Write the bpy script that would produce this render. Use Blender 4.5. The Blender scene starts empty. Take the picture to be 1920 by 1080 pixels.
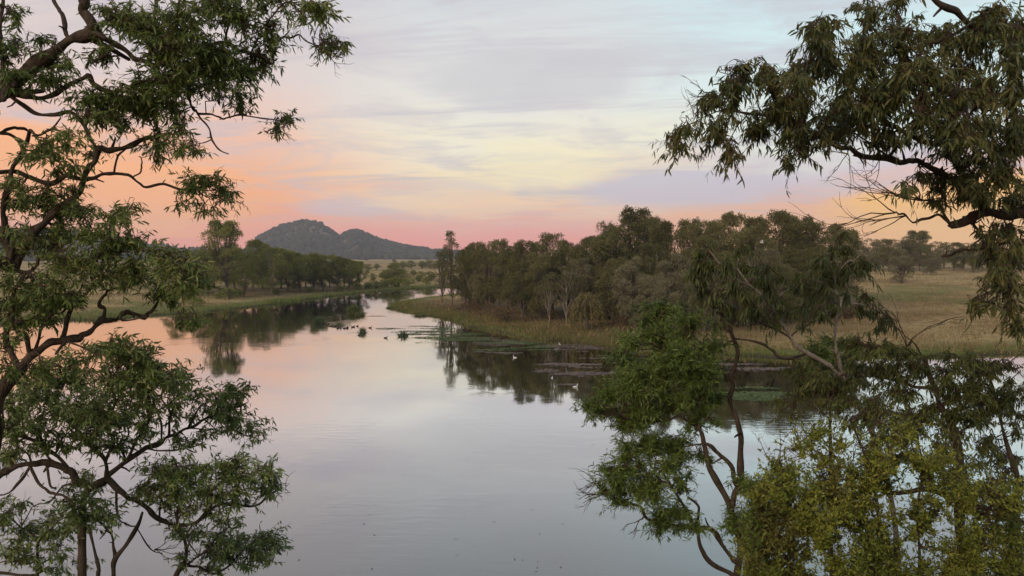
import bpy, math, random
import numpy as np
from mathutils import Vector
R = math.radians
sc = bpy.context.scene
COL = sc.collection
rng = np.random.default_rng(7)
random.seed(7)

# ------------------------------------------------------------------ camera
CAM = np.array([0.0, 0.0, 8.0]); PITCH = R(2.46); F = 1397.0      # focal length in pixels of a 1920 wide frame
cam = bpy.data.cameras.new('camera'); co = bpy.data.objects.new('camera', cam); COL.objects.link(co)
co.location = CAM; co.rotation_euler = (R(90) - PITCH, 0, 0)
cam.sensor_width = 36.0; cam.lens = 36.0 * F / 1920.0
cam.clip_start = 0.1; cam.clip_end = 8000
sc.camera = co
sc.view_settings.view_transform = 'Standard'; sc.view_settings.look = 'None'
sc.view_settings.exposure = 0.0; sc.view_settings.gamma = 1.0
sc.view_settings.use_curve_mapping = False
sc.cycles.max_bounces = 4; sc.cycles.diffuse_bounces = 2; sc.cycles.glossy_bounces = 2
sc.cycles.transmission_bounces = 3; sc.cycles.volume_bounces = 0; sc.cycles.use_adaptive_sampling = True; sc.cycles.adaptive_threshold = .02; sc.cycles.caustics_reflective = False
sc.cycles.caustics_refractive = False; sc.cycles.use_denoising = True

def lin(c):
    return tuple((x / 255 / 12.92 if x / 255 <= .04045 else ((x / 255 + .055) / 1.055) ** 2.4) for x in c) + (1.0,)

class NT:
    """tiny node helper"""
    def __init__(s, nt): s.nt = nt; s.n = nt.nodes; s.l = nt.links
    def put(s, sock, v):
        if isinstance(v, bpy.types.NodeSocket): s.l.new(v, sock)
        elif v is not None: sock.default_value = v
    def new(s, t, **kw):
        n = s.n.new(t)
        for k, v in kw.items(): setattr(n, k, v)
        return n
    def m(s, op, a, b=None, c=None, clamp=False):
        n = s.new('ShaderNodeMath', operation=op, use_clamp=clamp)
        for i, v in enumerate((a, b, c)):
            if v is not None: s.put(n.inputs[i], v)
        return n.outputs[0]
    def sstep(s, x, a, b, lo=0.0, hi=1.0):
        n = s.new('ShaderNodeMapRange', interpolation_type='SMOOTHSTEP')
        s.put(n.inputs[0], x)
        for i, v in zip((1, 2, 3, 4), (a, b, lo, hi)): n.inputs[i].default_value = v
        return n.outputs[0]
    def mix(s, f, a, b, mode='MIX'):
        n = s.new('ShaderNodeMix', data_type='RGBA', blend_type=mode)
        s.put(n.inputs[0], f); s.put(n.inputs[6], a); s.put(n.inputs[7], b)
        return n.outputs[2]
    def ramp(s, f, stops, interp='LINEAR'):
        n = s.new('ShaderNodeValToRGB'); r = n.color_ramp; r.interpolation = interp
        while len(r.elements) < len(stops): r.elements.new(0.5)
        for e, (p, c) in zip(r.elements, stops): e.position = p; e.color = c
        s.put(n.inputs[0], f); return n.outputs[0]
    def noise(s, vec, scale, detail=4, rough=.55, dist=0.0, dim='3D'):
        n = s.new('ShaderNodeTexNoise', noise_dimensions=dim)
        if vec is not None: s.put(n.inputs['Vector'], vec)
        n.inputs['Scale'].default_value = scale; n.inputs['Detail'].default_value = detail
        n.inputs['Roughness'].default_value = rough; n.inputs['Distortion'].default_value = dist
        return n.outputs['Fac']
    def xyz(s, x, y, z):
        n = s.new('ShaderNodeCombineXYZ')
        for i, v in enumerate((x, y, z)): s.put(n.inputs[i], v)
        return n.outputs[0]

# ------------------------------------------------------------------ world: a high thin cloud sheet at dusk over a clear sky
SUN_EL, SUN_AZ = 26.0, 212.0           # degrees; azimuth clockwise from +Y, i.e. behind the camera and to its left
w = bpy.data.worlds.new('World'); sc.world = w; w.use_nodes = True
T = NT(w.node_tree); T.n.clear()
tc = T.new('ShaderNodeTexCoord'); sp = T.new('ShaderNodeSeparateXYZ'); T.l.new(tc.outputs['Generated'], sp.inputs[0])
dx, dy, dz = sp.outputs
el = T.m('MULTIPLY', T.m('ARCSINE', dz), 57.2958)
hl = T.m('SQRT', T.m('ADD', T.m('MULTIPLY', dx, dx), T.m('MULTIPLY', dy, dy)))
sx = T.m('DIVIDE', dx, T.m('MAXIMUM', hl, .001))                    # sine of the azimuth
zc = T.m('ADD', T.m('MAXIMUM', dz, 0.0), 0.10)
cp = T.xyz(T.m('DIVIDE', dx, zc), T.m('MULTIPLY', T.m('DIVIDE', dy, zc), 1.0), 0.0)   # the cloud sheet seen in perspective
n_big = T.noise(cp, 0.55, 2, .5, .6)
n_mid = T.noise(cp, 1.5, 5, .62, .8)
n_str = T.noise(T.xyz(T.m('MULTIPLY', T.m('DIVIDE', dx, zc), .45), T.m('ADD', T.m('MULTIPLY', T.m('DIVIDE', dy, zc), 1.9), T.m('MULTIPLY', T.m('DIVIDE', dx, zc), .35)), 0.0), 1.5, 5, .62, .5)
n_warp = T.noise(cp, 0.9, 3, .5, .3)
elw = T.m('ADD', el, T.m('MULTIPLY', T.m('SUBTRACT', n_warp, .5), T.sstep(el, 0, 8, 1.5, 9.0)))
ef = T.m('DIVIDE', elw, 60.0, clamp=True)
def stops(lst): return [(min(1, e / 60), lin(c)) for e, c in lst]
cl_left = T.ramp(ef, stops([(0, (242, 150, 134)), (2.2, (250, 158, 130)), (5.5, (248, 180, 140)), (9, (240, 192, 168)), (13, (224, 206, 200)), (19, (210, 202, 202)), (32, (182, 186, 194)), (60, (140, 155, 174))]))
cl_mid = T.ramp(ef, stops([(0, (246, 146, 134)), (1.8, (245, 160, 146)), (3.4, (244, 196, 168)), (5.2, (246, 222, 180)), (8, (245, 236, 208)), (11.5, (230, 228, 220)), (18, (212, 216, 218)), (32, (180, 192, 202)), (60, (140, 157, 176))]))
cl_right = T.ramp(ef, stops([(0, (250, 182, 110)), (2.4, (250, 180, 118)), (4.2, (232, 180, 160)), (6, (212, 200, 206)), (8.5, (226, 232, 218)), (12, (216, 236, 234)), (18, (202, 228, 234)), (32, (172, 200, 212)), (60, (136, 160, 180))]))
sxw = T.m('ADD', sx, T.m('MULTIPLY', T.m('SUBTRACT', n_big, .5), .22))
base = T.mix(T.sstep(sxw, -.36, -.06), cl_left, cl_mid)
base = T.mix(T.sstep(sxw, .06, .33), base, cl_right)
# grey-lilac streaks of lower cloud
streak = T.sstep(n_mid, .46, .68)
smask = T.m('MULTIPLY', T.sstep(el, 1.2, 4.0), T.sstep(el, 16, 28, 1.0, .45))
base = T.mix(T.m('MULTIPLY', T.m('MULTIPLY', streak, smask), .5), base, lin((196, 189, 198)))
base = T.mix(T.m('MULTIPLY', T.m('MULTIPLY', T.sstep(n_str, .48, .66), T.sstep(el, 1.5, 4.5)), T.sstep(el, 10, 24, .60, .40)), base, lin((192, 186, 196)))
def bank(x0, xr, e0, er, amt, c, col):
    a = T.m('DIVIDE', T.m('SUBTRACT', sx, x0), xr); b = T.m('DIVIDE', T.m('SUBTRACT', el, e0), er)
    g = T.m('ADD', T.m('MULTIPLY', a, a), T.m('MULTIPLY', b, b))
    g = T.m('ADD', g, T.m('MULTIPLY', T.m('SUBTRACT', n_mid, .5), c))
    f = T.m('MULTIPLY', T.sstep(g, .25, 1.15, 1.0, 0.0), T.sstep(dy, 0.0, .4))
    return T.mix(T.m('MULTIPLY', f, amt), base, lin(col))
base = bank(.22, .17, 4.9, 1.5, .85, 2.2, (199, 193, 206))
base = bank(-.20, .09, 3.6, .8, .6, 2.4, (200, 190, 202))
base = bank(.02, .16, 13.2, 2.3, .7, 2.6, (203, 201, 204))
base = bank(-.10, .10, 5.0, 1.0, .45, 2.4, (205, 192, 200))
base = bank(-.07, .13, 3.9, 1.2, .75, 2.0, (248, 214, 176))
base = bank(.55, .18, 3.0, 2.6, .95, 1.6, (255, 192, 98))
base = bank(-.52, .26, 4.8, 4.2, .85, 2.0, (255, 178, 118))
base = bank(.04, .11, 6.9, 2.0, .6, 2.0, (246, 234, 196))
sky = T.new('ShaderNodeTexSky', sky_type='NISHITA'); sky.sun_disc = False
sky.sun_elevation = R(SUN_EL); sky.sun_rotation = R(SUN_AZ); sky.air_density = 1.2; sky.dust_density = 2.0
bg_sky = T.new('ShaderNodeBackground'); T.l.new(sky.outputs[0], bg_sky.inputs[0]); bg_sky.inputs[1].default_value = 0.08
bg_cloud = T.new('ShaderNodeBackground'); T.l.new(base, bg_cloud.inputs[0]); bg_cloud.inputs[1].default_value = 1.14
ms = T.new('ShaderNodeMixShader'); ms.inputs[0].default_value = .93
T.l.new(bg_sky.outputs[0], ms.inputs[1]); T.l.new(bg_cloud.outputs[0], ms.inputs[2])
w.cycles.sampling_method = 'MANUAL'; w.cycles.sample_map_resolution = 256
wo = T.new('ShaderNodeOutputWorld'); T.l.new(ms.outputs[0], wo.inputs[0])

sd = bpy.data.lights.new('sun', 'SUN'); so = bpy.data.objects.new('sun', sd); COL.objects.link(so)
sd.energy = 2.1; sd.angle = R(22); sd.color = (1.0, .85, .68)
sv = Vector((math.sin(R(SUN_AZ)) * math.cos(R(SUN_EL)), math.cos(R(SUN_AZ)) * math.cos(R(SUN_EL)), math.sin(R(SUN_EL))))
so.rotation_euler = sv.to_track_quat('Z', 'Y').to_euler(); so.location = (0, 0, 60)

# ------------------------------------------------------------------ pixel -> place
FW = np.array([0, math.cos(PITCH), -math.sin(PITCH)]); UP = np.array([0, math.sin(PITCH), math.cos(PITCH)]); RT = np.array([1.0, 0, 0])
def ray(u, v): return RT * ((u - 960) / F) + UP * ((540 - v) / F) + FW
def P(u, v, d): return CAM + ray(u, v) * d
def G(u, v, z=0.0):
    r = ray(u, v); return CAM + r * ((z - CAM[2]) / r[2])

def Gv(u, v, z=0.0):
    u = np.asarray(u, float); v = np.asarray(v, float)
    r = RT[None] * ((u - 960) / F)[:, None] + UP[None] * ((540 - v) / F)[:, None] + FW[None]
    return (CAM + r * ((z - CAM[2]) / r[:, 2])[:, None])[:, :2]

# ------------------------------------------------------------------ materials
def material(name):
    m = bpy.data.materials.new(name); m.use_nodes = True
    t = NT(m.node_tree); t.n.clear()
    out = t.new('ShaderNodeOutputMaterial'); return m, t, out
def principled(t, color, rough=.8, spec=.3, normal=None):
    b = t.new('ShaderNodeBsdfPrincipled'); t.put(b.inputs['Base Color'], color); t.put(b.inputs['Roughness'], rough)
    b.inputs['Specular IOR Level'].default_value = spec
    if normal is not None: t.put(b.inputs['Normal'], normal)
    return b
def bump(t, h, strength=.5, dist=.02):
    n = t.new('ShaderNodeBump'); n.inputs['Strength'].default_value = strength; n.inputs['Distance'].default_value = dist
    t.put(n.inputs['Height'], h); return n.outputs[0]
def leaf_mat(name, cols, rough=.5, spec=.35, trans=.25, patch=.9, each=.15):
    m, t, out = material(name)
    g = t.new('ShaderNodeNewGeometry'); o = t.new('ShaderNodeObjectInfo')
    tcx = t.new('ShaderNodeTexCoord')
    n = t.noise(tcx.outputs['Object'], patch, 2, .5)
    f = t.m('ADD', t.m('MULTIPLY', g.outputs['Random Per Island'], .55), t.m('MULTIPLY', t.sstep(n, .3, .7), .30))
    f = t.m('ADD', t.m('MULTIPLY', f, (1 - each) / .85), t.m('MULTIPLY', o.outputs['Random'], each))
    k = len(cols) - 1
    c = t.ramp(f, [(i / k, tuple(x) + (1,)) for i, x in enumerate(cols)])
    b = principled(t, c, rough, spec)
    tr = t.new('ShaderNodeBsdfTranslucent'); t.l.new(c, tr.inputs[0])
    mx = t.new('ShaderNodeMixShader'); mx.inputs[0].default_value = trans
    t.l.new(b.outputs[0], mx.inputs[1]); t.l.new(tr.outputs[0], mx.inputs[2]); t.l.new(mx.outputs[0], out.inputs[0])
    return m
def bark_mat(name, a, b_, scale=6.0):
    m, t, out = material(name)
    tcx = t.new('ShaderNodeTexCoord')
    mp = t.new('ShaderNodeMapping'); mp.inputs['Scale'].default_value = (1, 1, .35); t.l.new(tcx.outputs['Object'], mp.inputs[0])
    n = t.noise(mp.outputs[0], scale, 6, .65, .5); n2 = t.noise(mp.outputs[0], scale * 7, 4, .7)
    c = t.ramp(t.m('ADD', t.m('MULTIPLY', n, .7), t.m('MULTIPLY', n2, .3)), [(.34, tuple(a) + (1,)), (.62, tuple(b_) + (1,))])
    b = principled(t, c, .9, .15, bump(t, t.m('ADD', n, n2), 1.0, .03)); t.l.new(b.outputs[0], out.inputs[0]); return m
def plain_mat(name, a, b_=None, scale=8.0, rough=.8, spec=.2):
    m, t, out = material(name); b_ = b_ or tuple(x * .7 for x in a)
    tcx = t.new('ShaderNodeTexCoord'); n = t.noise(tcx.outputs['Object'], scale, 4, .6)
    c = t.ramp(n, [(.3, tuple(a) + (1,)), (.7, tuple(b_) + (1,))])
    b = principled(t, c, rough, spec); t.l.new(b.outputs[0], out.inputs[0]); return m

M = {}
M['leaf_gum'] = leaf_mat('gum_leaf', [(.030, .046, .010), (.068, .100, .019), (.118, .155, .034), (.185, .205, .062), (.18, .11, .045)], .52, .22, .22, 1.1)
M['leaf_gum_low'] = leaf_mat('young_gum_leaf', [(.034, .052, .012), (.080, .118, .025), (.138, .18, .044), (.21, .235, .08), (.20, .13, .05)], .52, .22, .22, 1.1)
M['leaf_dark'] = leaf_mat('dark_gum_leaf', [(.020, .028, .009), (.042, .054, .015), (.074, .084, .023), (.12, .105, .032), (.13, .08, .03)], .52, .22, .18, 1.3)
M['leaf_wattle'] = leaf_mat('wattle_leaf', [(.032, .055, .010), (.076, .115, .019), (.128, .175, .032), (.20, .235, .054)], .5, .3, .25, .9)
M['leaf_sapling'] = leaf_mat('sapling_leaf', [(.024, .032, .010), (.048, .060, .017), (.080, .090, .026), (.115, .110, .036)], .52, .22, .2, 1.2)
M['leaf_olive'] = leaf_mat('olive_gum_leaf', [(.030, .042, .011), (.062, .076, .018), (.100, .108, .026), (.145, .135, .038)], .52, .22, .2, 1.2)
M['leaf_yellow'] = leaf_mat('yellow_shrub_leaf', [(.058, .082, .013), (.135, .160, .024), (.225, .23, .036), (.36, .29, .045)], .55, .2, .25, .8)
M['leaf_shrub_green'] = leaf_mat('shrub_leaf_green', [(.045, .072, .012), (.095, .135, .022), (.15, .195, .034), (.22, .24, .05)], .55, .2, .25, .8)
M['leaf_shrub_olive'] = leaf_mat('shrub_leaf_olive', [(.055, .066, .014), (.115, .12, .026), (.175, .165, .036), (.25, .21, .05)], .55, .2, .25, .8)
M['crown_wood'] = leaf_mat('wood_foliage', [(.046, .045, .016), (.090, .086, .030), (.148, .136, .050), (.215, .190, .080)], .7, .15, .15, .22, .38)
M['crown_grey'] = leaf_mat('grey_foliage', [(.080, .072, .038), (.145, .128, .068), (.21, .186, .105), (.28, .245, .145)], .7, .15, .15, .22, .38)
M['crown_left'] = leaf_mat('bank_foliage', [(.055, .062, .014), (.115, .122, .028), (.185, .185, .046), (.26, .245, .075)], .7, .15, .15, .22, .38)
M['crown_willow'] = leaf_mat('willow_foliage', [(.10, .09, .03), (.15, .125, .04), (.20, .16, .055), (.24, .19, .07)], .7, .15, .2, .5)
M['crown_brown'] = leaf_mat('brown_shrub_foliage', [(.09, .055, .03), (.13, .08, .04), (.16, .11, .05), (.15, .13, .05)], .7, .1, .1, .5)
M['bark'] = bark_mat('gum_bark', (.016, .010, .007), (.105, .072, .050), 6.0)
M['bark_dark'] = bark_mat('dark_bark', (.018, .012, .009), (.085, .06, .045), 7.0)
M['bark_pale'] = bark_mat('pale_bark', (.10, .07, .05), (.34, .27, .22), 5.0)
M['trunk_far'] = bark_mat('far_trunk_bark', (.045, .035, .025), (.17, .13, .10), 1.5)
M['trunk_white'] = bark_mat('white_gum_bark', (.10, .08, .06), (.27, .22, .17), 1.5)
M['twig'] = plain_mat('twig_bark', (.075, .045, .03), (.04, .025, .018), 10)
M['reed'] = leaf_mat('reed_blade', [(.05, .075, .02), (.08, .11, .03), (.13, .14, .045), (.20, .17, .07)], .6, .2, .15, .5)
M['reed_dark'] = leaf_mat('rush_blade', [(.045, .07, .03), (.075, .105, .045), (.105, .135, .06), (.15, .16, .08)], .6, .2, .15, .5)
M['grass_green'] = leaf_mat('green_grass_blade', [(.055, .085, .018), (.095, .125, .026), (.15, .165, .04), (.22, .19, .065)], .7, .1, .2, .35)
M['grass_dry'] = leaf_mat('dry_grass_blade', [(.13, .095, .042), (.21, .15, .07), (.30, .22, .11), (.39, .295, .16)], .8, .1, .2, .12)
M['sedge'] = leaf_mat('sedge_blade', [(.075, .075, .022), (.12, .105, .035), (.17, .13, .052), (.24, .18, .085)], .8, .1, .2, .25)
M['weed_green'] = leaf_mat('floating_weed', [(.06, .09, .025), (.09, .125, .035), (.12, .15, .05), (.16, .17, .07)], .7, .2, .1, .5)
M['weed_brown'] = leaf_mat('brown_floating_weed', [(.10, .07, .05), (.15, .105, .08), (.20, .145, .12), (.24, .19, .15)], .7, .2, .05, .5)
M['hill_tree'] = leaf_mat('hill_tree_foliage', [(.022, .022, .016), (.036, .035, .024), (.052, .050, .034), (.075, .070, .05)], .9, .05, 0.0, .01)
M['feather_white'] = plain_mat('white_feather', (.82, .80, .76), (.7, .68, .64), 6)
M['feather_dark'] = plain_mat('dark_feather', (.035, .028, .022), (.07, .055, .04), 9)
M['bill'] = plain_mat('pink_bill', (.62, .36, .26), (.5, .3, .2), 6, .5)

# ------------------------------------------------------------------ mesh helpers
def mesh_from(name, V, faces, mats, midx=None, smooth=False):
    """V (n,3); faces: list of int arrays (k,3) / (k,4); midx: list of material index per face array"""
    me = bpy.data.meshes.new(name)
    V = np.ascontiguousarray(V, dtype=np.float32)
    faces = [np.asarray(f, dtype=np.int32) for f in faces]
    keep = [i for i, f in enumerate(faces) if len(f)]
    fs = [faces[i] for i in keep]; mi = [(midx[i] if midx else 0) for i in keep]
    loops = np.concatenate([f.ravel() for f in fs]); tot = np.concatenate([np.full(len(f), f.shape[1], np.int32) for f in fs])
    start = np.concatenate([[0], np.cumsum(tot)[:-1]]).astype(np.int32)
    me.vertices.add(len(V)); me.vertices.foreach_set('co', V.ravel())
    me.loops.add(len(loops)); me.loops.foreach_set('vertex_index', loops)
    me.polygons.add(len(tot)); me.polygons.foreach_set('loop_start', start)
    me.polygons.foreach_set('material_index', np.concatenate([np.full(len(f), k, np.int32) for f, k in zip(fs, mi)]))
    me.polygons.foreach_set('use_smooth', np.full(len(tot), bool(smooth)))
    for m in mats: me.materials.append(m)
    me.update(calc_edges=True); me.validate()
    return me
def link(name, me, parent=None, loc=None, kind=None):
    o = bpy.data.objects.new(name, me); COL.objects.link(o)
    if parent is not None: o.parent = parent
    if loc is not None: o.location = loc
    if kind: o['kind'] = kind
    return o
def tag(o, label, cat, group=None):
    o['label'] = label; o['category'] = cat
    if group: o['group'] = group
    return o

def unit(a):
    a = np.asarray(a, float); return a / np.maximum(np.linalg.norm(a, axis=-1, keepdims=True), 1e-9)
def tube(pts, rad, sides=6, base=0):
    """a closed tapered tube along pts -> verts, quads, tris"""
    pts = np.asarray(pts, float); n = len(pts); rad = np.asarray(rad, float)
    tg = unit(np.gradient(pts, axis=0))
    ref = np.array([0.0, 1.0, 0.0]) if abs(tg[0][1]) < .8 else np.array([1.0, 0, 0])
    A = np.empty((n, 3)); a = unit(np.cross(tg[0], ref)); A[0] = a
    for i in range(1, n):
        a = a - tg[i] * np.dot(a, tg[i]); a = unit(a); A[i] = a
    B = np.cross(tg, A)
    th = np.arange(sides) * 2 * np.pi / sides
    V = pts[:, None] + rad[:, None, None] * (np.cos(th)[None, :, None] * A[:, None] + np.sin(th)[None, :, None] * B[:, None])
    V = V.reshape(-1, 3)
    i = np.arange(n - 1)[:, None] * sides; j = np.arange(sides)[None]; k = (j + 1) % sides
    Q = np.stack([i + j, i + k, i + sides + k, i + sides + j], -1).reshape(-1, 4)
    V = np.vstack([V, pts[-1] + tg[-1] * rad[-1]])
    tip = len(V) - 1; e = (n - 1) * sides
    Tt = np.stack([e + np.arange(sides), e + (np.arange(sides) + 1) % sides, np.full(sides, tip)], -1)
    return V, Q + base, Tt + base
def cat_tubes(lst):
    Vs, Qs, Ts, b = [], [], [], 0
    for pts, rad, sides in lst:
        V, Q, Tt = tube(pts, rad, sides, b); Vs.append(V); Qs.append(Q); Ts.append(Tt); b += len(V)
    return np.vstack(Vs), np.vstack(Qs), np.vstack(Ts)
def spline(pts, sub=5):
    """Catmull-Rom through pts (any dimension)"""
    p = np.asarray(pts, float)
    if len(p) < 3:
        t = np.linspace(0, 1, sub + 1)[:, None]; return p[0] * (1 - t) + p[-1] * t
    q = np.vstack([2 * p[0] - p[1], p, 2 * p[-1] - p[-2]]); out = []
    for i in range(1, len(q) - 2):
        for t in np.arange(sub) / sub:
            a, b, c, d = q[i - 1:i + 3]
            out.append(.5 * (2 * b + (c - a) * t + (2 * a - 5 * b + 4 * c - d) * t * t + (3 * b - a - 3 * c + d) * t ** 3))
    out.append(p[-1]); return np.array(out)
def leaves_geo(base, d, L, W, rg, bend=.25):
    """lance-shaped leaves: 6 verts, 2 tris + 1 quad each (vectorised)"""
    n = len(base); d = unit(d); r = rg.normal(size=(n, 3)); s = unit(np.cross(d, r)); nn = np.cross(d, s)
    L = L[:, None]; W = W[:, None]; c = rg.uniform(-bend, bend, (n, 1))
    def pt(t, sd, wv): return base + d * L * t + s * (W * wv * sd) + nn * (c * L * 4 * t * (1 - t) * .5 * (-1)) + np.array([0, 0, -1.0]) * (L * .10 * t * t)
    V = np.stack([pt(0, 0, 0), pt(.33, 1, .5), pt(.33, -1, .5), pt(.7, 1, .36), pt(.7, -1, .36), pt(1, 0, 0)], 1).reshape(-1, 3)
    b = np.arange(n)[:, None] * 6
    T3 = np.concatenate([b + np.array([0, 1, 2]), b + np.array([3, 5, 4])]); Q4 = b + np.array([1, 3, 4, 2])
    return V, T3, Q4
def kites_geo(base, d, L, W, rg):
    n = len(base); d = unit(d); s = unit(np.cross(d, rg.normal(size=(n, 3)))); L = L[:, None]; W = W[:, None]
    V = np.stack([base, base + d * L * .45 + s * W * .5, base + d * L, base + d * L * .45 - s * W * .5], 1).reshape(-1, 3)
    return V, np.arange(n * 4).reshape(-1, 4)
def vnoise(x, y, seed=0):
    """smooth value noise, numpy"""
    xi = np.floor(x).astype(np.int64); yi = np.floor(y).astype(np.int64); fx = x - xi; fy = y - yi
    def h(a, b):
        k = (a * 374761393 + b * 668265263 + seed * 1442695041) & 0x7fffffff
        k = ((k ^ (k >> 13)) * 1274126177) & 0x7fffffff
        return ((k ^ (k >> 16)) & 0xffff) / 65535.0
    fx = fx * fx * (3 - 2 * fx); fy = fy * fy * (3 - 2 * fy)
    return (h(xi, yi) * (1 - fx) + h(xi + 1, yi) * fx) * (1 - fy) + (h(xi, yi + 1) * (1 - fx) + h(xi + 1, yi + 1) * fx) * fy
def fbm(x, y, seed=0, o=4):
    s = 0; a = .5; tot = 0
    for i in range(o): s = s + a * vnoise(x * 2 ** i, y * 2 ** i, seed + i * 17); tot += a; a *= .5
    return s / tot

# ------------------------------------------------------------------ the lie of the land
SHORE_PX = [(1920, 664), (1780, 668), (1640, 671), (1500, 672), (1400, 668), (1300, 664), (1150, 655), (1060, 642), (1000, 634), (940, 624), (880, 613), (850, 602), (815, 593),
            (780, 588), (752, 584), (727, 577), (738, 571), (762, 565), (800, 560), (850, 553), (930, 549), (930, 541), (850, 538), (790, 540), (745, 543), (705, 547),
            (660, 551), (620, 556), (560, 564), (500, 573), (440, 579), (380, 585), (320, 589), (262, 593), (215, 598), (185, 603), (150, 600), (110, 600), (60, 606), (0, 609)]
sh = [G(u, v)[:2] for u, v in SHORE_PX]
POLY = np.array([(-420, 14), (-60, 14.5), (-20, 15.0), (-5, 14.2), (8, 15.2), (30, 14.2), (80, 16), (420, 20), (420, 62), (120, 61)] + [tuple(p) for p in sh] + [(-120, 78), (-420, 70)])
# roughen the outline a little, as a real waterline is
pp = []
for i in range(len(POLY)):
    a, b = POLY[i], POLY[(i + 1) % len(POLY)]; n = int(min(24, max(1, np.linalg.norm(b - a) / 1.6)))
    for k in range(n): pp.append(a + (b - a) * k / n)
POLY2 = np.array(pp); POLY2 = POLY2 + np.stack([fbm(POLY2[:, 0] * .6, POLY2[:, 1] * .6, 3) - .5, fbm(POLY2[:, 0] * .6, POLY2[:, 1] * .6, 9) - .5], -1) * 1.5
def shore_dist(x, y):
    """signed distance to the waterline: positive on land"""
    x = np.asarray(x, float).ravel(); y = np.asarray(y, float).ravel()
    A = POLY2; B = np.roll(POLY2, -1, 0)
    if len(x) < 400:
        ab = B - A; px = x[:, None] - A[None, :, 0]; py = y[:, None] - A[None, :, 1]
        t = np.clip((px * ab[:, 0] + py * ab[:, 1]) / np.maximum((ab ** 2).sum(1), 1e-9), 0, 1)
        d = np.sqrt(((px - t * ab[:, 0]) ** 2 + (py - t * ab[:, 1]) ** 2).min(1))
        c = (A[None, :, 1] > y[:, None]) != (B[None, :, 1] > y[:, None])
        xi = A[:, 0] + (y[:, None] - A[None, :, 1]) / (ab[:, 1] + 1e-12) * ab[:, 0]
        return np.where((c & (x[:, None] < xi)).sum(1) % 2 == 1, -d, d)
    best = np.full(len(x), 1e18); ins = np.zeros(len(x), bool)
    for a, b in zip(A, B):
        ab = b - a; t = np.clip(((x - a[0]) * ab[0] + (y - a[1]) * ab[1]) / max(ab @ ab, 1e-9), 0, 1)
        d = (x - a[0] - t * ab[0]) ** 2 + (y - a[1] - t * ab[1]) ** 2
        np.minimum(best, d, out=best)
        c = (a[1] > y) != (b[1] > y)
        if c.any():
            xi = a[0] + (y - a[1]) / (b[1] - a[1] + 1e-12) * ab[0]; ins ^= c & (x < xi)
    d = np.sqrt(best); return np.where(ins, -d, d)
def land(x, y):
    x = np.asarray(x, float).ravel(); y = np.asarray(y, float).ravel()
    d = shore_dist(x, y)
    dd = np.maximum(d, 0)
    out = .28 * (1 - np.exp(-dd / .5)) + .9 * (1 - np.exp(-dd / 22)) + (fbm(x * .12, y * .12, 5) - .5) * .5 * np.minimum(1, dd / 4) + (fbm(x * .9, y * .9, 8) - .5) * .16 * np.minimum(1, dd / 1.5)
    sm = lambda v, a, b: (lambda t: t * t * (3 - 2 * t))(np.clip((v - a) / (b - a), 0, 1))
    right = sm(x, -6, 60) * sm(y, 58, 140)                                  # the right bank climbs towards the paddock
    out = out + right * (2.6 + 2.2 * sm(y, 120, 300) * sm(x, 30, 160))
    out = out + sm(y, 250, 700) * .8 + (fbm(x * .012, y * .012, 21) - .5) * 2.0 * sm(np.hypot(x, y), 140, 500)
    near = y < 15.8                                                         # the high bank the camera stands on
    zn = np.where(y < 0, 6.3, np.maximum(6.3 - .395 * y, .02 + .28 * dd * .4)) + (fbm(x * .4, y * .4, 4) - .5) * .25 * np.minimum(1, dd / 3)
    out = np.where(near & (d > 0), zn, out)
    return np.where(d < 0, -np.minimum(1.2, .05 + .25 * -d), out), d
def land1(x, y): return float(land([x], [y])[0][0])
def GL(u, v):
    """where the ray through the pixel meets the land"""
    z = 0.5
    for _ in range(12):
        p = G(u, v, z); z = z * .4 + .6 * land1(p[0], p[1])
    return np.array([p[0], p[1], land1(p[0], p[1])])

# ------------------------------------------------------------------ tree positions (needed by the ground's colouring)
# (u, v base, v top, half width px, kind)
LEFT_TREES = [(425, 552, 409, 46, 'tall'), (458, 557, 486, 44, 'spread'), (382, 548, 466, 34, 'round'), (474, 546, 447, 36, 'round'), (508, 551, 456, 40, 'white'), (540, 547, 470, 32, 'round'),
              (527, 541, 463, 30, 'tall'), (563, 548, 482, 28, 'round'), (588, 545, 472, 30, 'tall'), (606, 546, 484, 26, 'round'), (634, 545, 479, 28, 'tall'), (654, 541, 486, 24, 'round'), (674, 538, 488, 22, 'tall'),
              (330, 552, 485, 44, 'round'), (573, 539, 474, 30, 'round'), (618, 540, 476, 28, 'round'), (402, 541, 470, 36, 'round'), (352, 540, 470, 40, 'round'), (440, 543, 452, 34, 'round'), (492, 541, 454, 30, 'round'), (552, 540, 472, 26, 'tall'), (645, 538, 484, 22, 'round')]
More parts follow.
